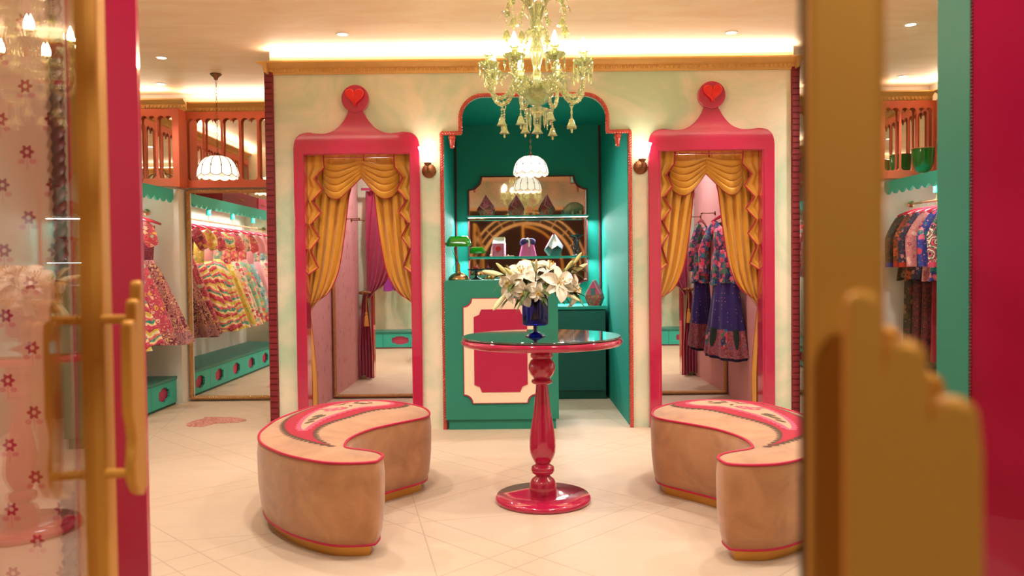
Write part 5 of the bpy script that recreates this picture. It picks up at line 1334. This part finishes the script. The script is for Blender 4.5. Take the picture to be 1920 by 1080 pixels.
# trousers and shawls folded under the tunics
def trousers(loc, rz, label, mat, L=1.08, seed=0):
    t = thing('trousers', label, 'trousers', loc, (0, 0, rz), 'trousers hung under the right tunics')
    for sd in (-1, 1):
        def lg(u, v, sd=sd):
            a = 2 * pi * u; w = .068 + .015 * v; f = 1 + .12 * sin(5 * a + seed) + .05 * sin(9 * a + 3 * v)
            return (sd * .075 + w * cos(a) * f, (.03 + .008 * v) * sin(a) * f, -.30 - (L - .30) * v)
        MB().grid(lg, 36, 18, True).build('leg', mat, t, 70)
    MB().tube([(-.13, 0, -.28), (.13, 0, -.28)], .03, 14, flat=.8).build('waistband', mat, t, 60)
for i, (y, m, lab) in enumerate(((6.91, 'g_olive', 'dark olive'), (6.765, 'g_dark_red', 'dark red striped'), (6.63, 'g_dark_red', 'maroon striped'), (6.49, 'suitcase_red', 'mottled red'), (6.35, 'g_pink_print', 'salmon pink printed'), (6.18, 'g_coral', 'coral floral'))):
    trousers((3.57, y, 1.70), R(3 * i - 6), lab + ' trousers showing below the tunics on the right rail', m, 1.36 - .015 * i, i)
# outfit in the right fitting room
ox, oy, oz = 1.85, 6.88, 1.685
RZ = R(-60)
dress((ox, oy, oz), RZ, 'embroidered multicolour jacket with deep neckline hanging in the right fitting room', 'embroidered outfit', skirt='g_embro', top='g_embro', sleeve='g_embro', L=.655, flare=.185, waist=.135, deep=.07, sl=.46, wl=.36, pleats=7, name='embroidered_jacket', cat='jacket', seed=77, xhi=.24, xlo=-.27, sh=.165)
def long_skirt(loc, rz, label):
    t = thing('long_skirt', label, 'skirt', loc, (0, 0, rz), 'embroidered outfit')
    def sk(u, v):
        a = 2 * pi * u; z = -.64 - .635 * v; w = .135 + .10 * v; d = .06 + .045 * v; f = 1 + .14 * sin(9 * a + .7) * (.3 + v)
        return (max(-.3, min(.3, w * cos(a) * (1 + .3 * (f - 1)))), d * sin(a) * f, z + .010 * sin(2 * a) * v)
    MB().grid(lambda u, v: sk(u, v * .64), 90, 14, True).build('skirt_panel', 'g_navy_dots', t, 70)
    MB().grid(lambda u, v: sk(u, .64 + .36 * v), 90, 10, True).build('embroidered_border', 'g_embro_border', t, 70)['label'] = 'red and gold embroidered border'
    for c in (.60, .70, .80, .90, .10, .20):
        def pt(u, v, c=c):
            q = sk(c + (u - .5) * .055 * sin(pi * min(1, v * .6 + .35)), .62 + .26 * v); r = (Vector(q) - Vector((0, 0, q[2]))).normalized(); return tuple(Vector(q) + r * .004)
        MB().sheet(pt, 8, 8, .002).build('velvet_motif', 'g_green_velvet' if c not in (.60, .80) else 'g_embro', t, 60)
    MB().grid(lambda u, v: (sk(u, 1)[0] * .93, sk(u, 1)[1] * .9, sk(u, 1)[2] + .02 - .045 * v), 90, 2, True).build('underskirt', 'navy_cloth', t, 70)
plain('navy_cloth', H('151040'), .6)
long_skirt((ox, oy, oz), RZ, 'navy dotted long skirt with red and gold border hanging under the embroidered jacket')
hanger((ox, oy, oz + .008), RZ, 'red hanger on the brass hook in the right fitting room', 'fitting room hanger', w=.17)
# clothes behind the shop front walls, seen in the fitting-room mirrors
fr = [('g_blue_red', 'blue and red'), ('g_yellow', 'yellow floral'), ('g_coral', 'coral floral'), ('g_cream_floral', 'cream floral'), ('g_pink_print', 'salmon printed'), ('purple_cloth', 'plain purple'), ('lime_cloth', 'plain lime yellow')]
for i, (m, c) in enumerate(fr):
    for s, x0 in (('left', -3.2), ('right', 2.05)):
        x = x0 + .27 * i
        if s == 'right' and i > 5: continue
        dress((x, FY + .165 + .25, 1.712), R(90 + 4 * sin(i * 3)), '%s tunic on the rail behind the %s shop front wall' % (c, s), 'tunics behind the shop front', skirt=m, top=m, sleeve=m, L=.75 + .1 * (i % 2), flare=.19, waist=.15, deep=.08, sl=.42, wl=.3, pleats=6, name='tunic', cat='tunic', seed=100 + i, xlo=-.22, xhi=.22)
# ------------------------------------------------------------------ things on the wall shelves
def goblet(x, y, label):
    t = thing('glass_goblet', label, 'goblet', (x, y, 1.921), group='green cut glass goblets')
    MB().lathe([(0, .048), (.03, .050), (.062, .075), (.083, .13), (.090, .20), (.092, .262), (.088, .262), (.084, .20), (.076, .13), (.055, .08), (0, .058)], 48, lob=24, la=.012).build('bowl', 'goblet_green', t)
    MB().lathe([(0, 0), (.048, 0), (.050, .004), (.02, .014), (.014, .026), (.022, .036), (.016, .044), (.03, .050), (0, .05)], 36).build('foot', 'pearl_white', t)['label'] = 'clear glass foot'
    MB().lathe([(.0885, .258), (.0945, .258), (.0945, .266), (.0885, .266)], 48, cap=False).build('rim', 'steel_gold', t)
goblet(3.57, 6.92, 'dark green cut glass goblet at the far end of the right wall shelf')
goblet(3.57, 6.50, 'dark green cut glass goblet second along the right wall shelf')
def basket(x, y, label):
    t = thing('wire_basket', label, 'basket', (x, y, 1.921), group='round wire baskets')
    for q in range(14):
        a = 2 * pi * q / 14
        MB().tube(cr([(0.03 * cos(a), .03 * sin(a), .004), (.11 * cos(a), .11 * sin(a), .03), (.135 * cos(a), .135 * sin(a), .10), (.09 * cos(a), .09 * sin(a), .17), (.02 * cos(a), .02 * sin(a), .185)], 4), .0035, 5).build('wire', 'bronze', t)
    MB().tube([(.04 * cos(a), 0, .18 + .05 * sin(a)) for a in [pi * i / 10 for i in range(11)]], .004, 6).build('handle', 'bronze', t)
basket(-3.26, 6.78, 'round bronze wire basket on the left wall shelf under the railing')
for (y0, y1, m, lab) in ((4.75, 5.9, 'suitcase_red', 'long dark red trunk on the left wall shelf'), (4.35, 4.68, 'pink_paint', 'pink floral trunk on the left wall shelf, nearest the door')):
    t = thing('trunk', lab, 'trunk', (-3.26, (y0 + y1) / 2, 1.921), group='trunks on the left wall shelf')
    h = (y1 - y0) / 2; zt = .16
    MB().box(-.14, .14, -h, h, 0, zt * .6).build('body', m, t, 0); MB().box(-.143, .143, -h - .003, h + .003, zt * .6, zt).build('lid', m, t, 0)
    MB().tube([(.143, -.05, zt * .5), (.165, -.03, zt * .5), (.165, .03, zt * .5), (.143, .05, zt * .5)], .006, 6).build('handle', 'brass', t)
# heart-shaped mosaic set in the floor
m_, nt_, b_ = newmat('mosaic'); t_ = T(nt_); v_ = t_.vor(t_.coord(scale=(1, 1, .01)), 62)
t_.put(b_.inputs['Base Color'], t_.mix(t_.m('LESS_THAN', v_.outputs['Distance'], .40), H('cf9484'), H('a8323a'))); b_.inputs['Roughness'].default_value = .4
hp = cr([F(x, y) .to_tuple()[:2] for x, y in [(385, 782.5), (410, 782.3), (440, 783), (462, 787.5), (450, 791.5), (425, 793.5), (404, 794), (395, 797), (375, 800.5), (352, 799.5), (351, 795), (366, 789), (380, 786)]], 5, closed=True)
tag(MB().plate([hp], .003, flat_z(.0018)).build('floor_heart', 'mosaic', smooth=0), 'red mosaic heart set in the stone floor before the left wall mirror', 'floor inlay')
# ------------------------------------------------------------------ glazed entrance doors, standing open
def leaf_door(hx, hy, L, ang, label, offs, inside):
    # local x runs from the hinge to the free edge, local y is the thickness, z is up
    t = thing('glass_door', label, 'door', (hx, hy, 0), (0, 0, ang), 'glazed entrance doors')
    R_ = 0.86; zc = 1.12; f = .045; b = .10
    arc = lambda r, x0: [(L - r * cos(a), zc + r * sin(a)) for a in [pi / 2 * i / 20 for i in range(21)]]
    outer = [(0, .012), (L, .012), (L, zc + L)] + [(L - L * sin(pi / 2 * i / 20), zc + L * cos(pi / 2 * i / 20)) for i in range(1, 21)]
    ri = L - f
    inner = [(f, b), (L - f, b), (L - f, zc + sqrt(ri * ri - f * f))] + [(L - ri * sin(a), zc + ri * cos(a)) for a in [math.asin(f / ri) + (pi / 2 - math.asin(f / ri)) * i / 20 for i in range(1, 21)]]
    MB().plate([outer, inner], .042, lambda x, y, z: (x, z, y), .006).build('door_frame', 'door_gold', t, 30)
    gi = [(f - .006, b - .006), (L - f + .006, b - .006), (L - f + .006, zc + L - f - .004)] + [(L - (ri + .006) * sin(a), zc + (ri + .006) * cos(a)) for a in [.08 + (pi / 2 - .08) * i / 20 for i in range(21)]]
    MB().plate([gi], .008, lambda x, y, z: (x, z, y)).build('glass_pane', 'glass', t, 0)
    # brush seal down the free edge
    MB().box(L, L + .004, -.004, .004, .02, zc + L - .01).build('edge_seal', 'black_metal', t, 0)
    # stepped handle plates on both faces, standing off on pegs
    def ho():
        o = [(0, .905), (0, 1.175)] + [(.010 - .010 * cos(a), 1.175 + .010 * sin(a)) for a in [pi * i / 8 for i in range(1, 9)]]
        o += [(.021, 1.152)] + [(.032 - .011 * cos(a), 1.147 + .010 * sin(a)) for a in [pi * i / 8 for i in range(0, 9)]]
        o += [(.044, 1.122)] + [(.056 - .012 * cos(a), 1.116 + .010 * sin(a)) for a in [pi * i / 8 for i in range(0, 9)]]
        o += [(.070, 1.095), (.071, .985), (.060, .965), (.055, .945), (.060, .925), (.066, .905), (.060, .878), (.042, .858), (.018, .848), (.002, .862)]
        return o
    for sd in (-1, 1):
        off = offs[0] if sd < 0 else offs[1]
        h = MB().plate([[(L - .020 - u, z) for u, z in ho()]], .016, lambda x, y, z: (x, sd * off + z, y), .004).build('handle_plate', 'door_gold', t, 30)
        for z in (1.125, .885): MB().tube([(L - .062 + .02, sd * .018, z), (L - .062 + .02 - .004, sd * off, z)], .0075, 12).build('handle_peg', 'door_gold', h)
    for z in (.62,): MB().lathe([(0, 0), (.010, 0), (.010, .016), (.006, .02), (0, .02)], 16).xf(Matrix.Translation((L - .022, -inside * .021, z)) @ Matrix.Rotation(R(90 * inside), 4, 'X')).build('lock_cylinder', 'brass', t)
    return t
plain('door_gold', H('cc943c'), 0.45, 0.35, var=0.05)
plain('grille_gold', H('dcae6c'), 0.5, 0.2, var=0.05)
SL = W(184, 520, 1.27); b1 = R(-9.0)
Ld = .85
hl = (SL.x - sin(b1) * Ld, SL.y - cos(b1) * Ld)
leaf_door(hl[0], hl[1], Ld, pi / 2 - b1, 'gold framed glass entrance door standing open on the left', (.066, .042), 1)
SR = (0.190, 0.515); g = R(20)
leaf_door(SR[0] + cos(g) * Ld, SR[1] - sin(g) * Ld, Ld, pi - g, 'gold framed glass entrance door half open on the right, nearest the camera', (.054, .054), -1)
# arched gold grille around the entrance, behind the viewer's shoulders (seen in the niche mirror)
ax, ay = .30, .28
t = thing('entrance_arch', 'gold arched entrance grille reflected in the niche mirror', 'arch', (ax, ay, 0))
def ring(r, w, z0=1.12): return [(r * cos(a), z0 + r * sin(a)) for a in [pi * i / 40 for i in range(41)]] + [((r - w) * cos(a), z0 + (r - w) * sin(a)) for a in [pi - pi * i / 40 for i in range(41)]]
for r, w in ((.92, .055), (1.02, .025), (1.13, .035)):
    MB().plate([ring(r, w)], .05, face_cam(0)).build('arch_ring', 'grille_gold', t, 30)
for i in range(1, 12):
    a = pi * i / 12; b = MB(); b.box(.91, 1.11, -.015, .015, -.008, .008); b.xf(Matrix.Translation((0, 0, 1.12)) @ Matrix.Rotation(-a, 4, 'Y')); b.build('radial_bar', 'grille_gold', t, 0)
for sx in (-1, 1):
    MB().box(*sorted((sx * .865, sx * .92)), -.025, .025, 0, 1.12).build('side_post', 'grille_gold', t, 0)
    MB().box(*sorted((sx * 1.13, sx * 1.16)), -.03, .03, 0, 2.30).build('pilaster', 'grille_gold', t, 0)
MB().box(-1.16, 1.16, -.03, .03, 2.26, 2.32).build('lintel', 'grille_gold', t, 0)
for nm, x0, x1 in (('wall_entrance_left', -1.75, ax - 1.16), ('wall_entrance_right', ax + 1.16, 2.05)):
    sbox(nm, 'plaster_green', x0, x1, .24, .30, 0, CEIL)
sbox('wall_entrance_top', 'plaster_green', ax - 1.16, ax + 1.16, .24, .30, 2.32, CEIL)
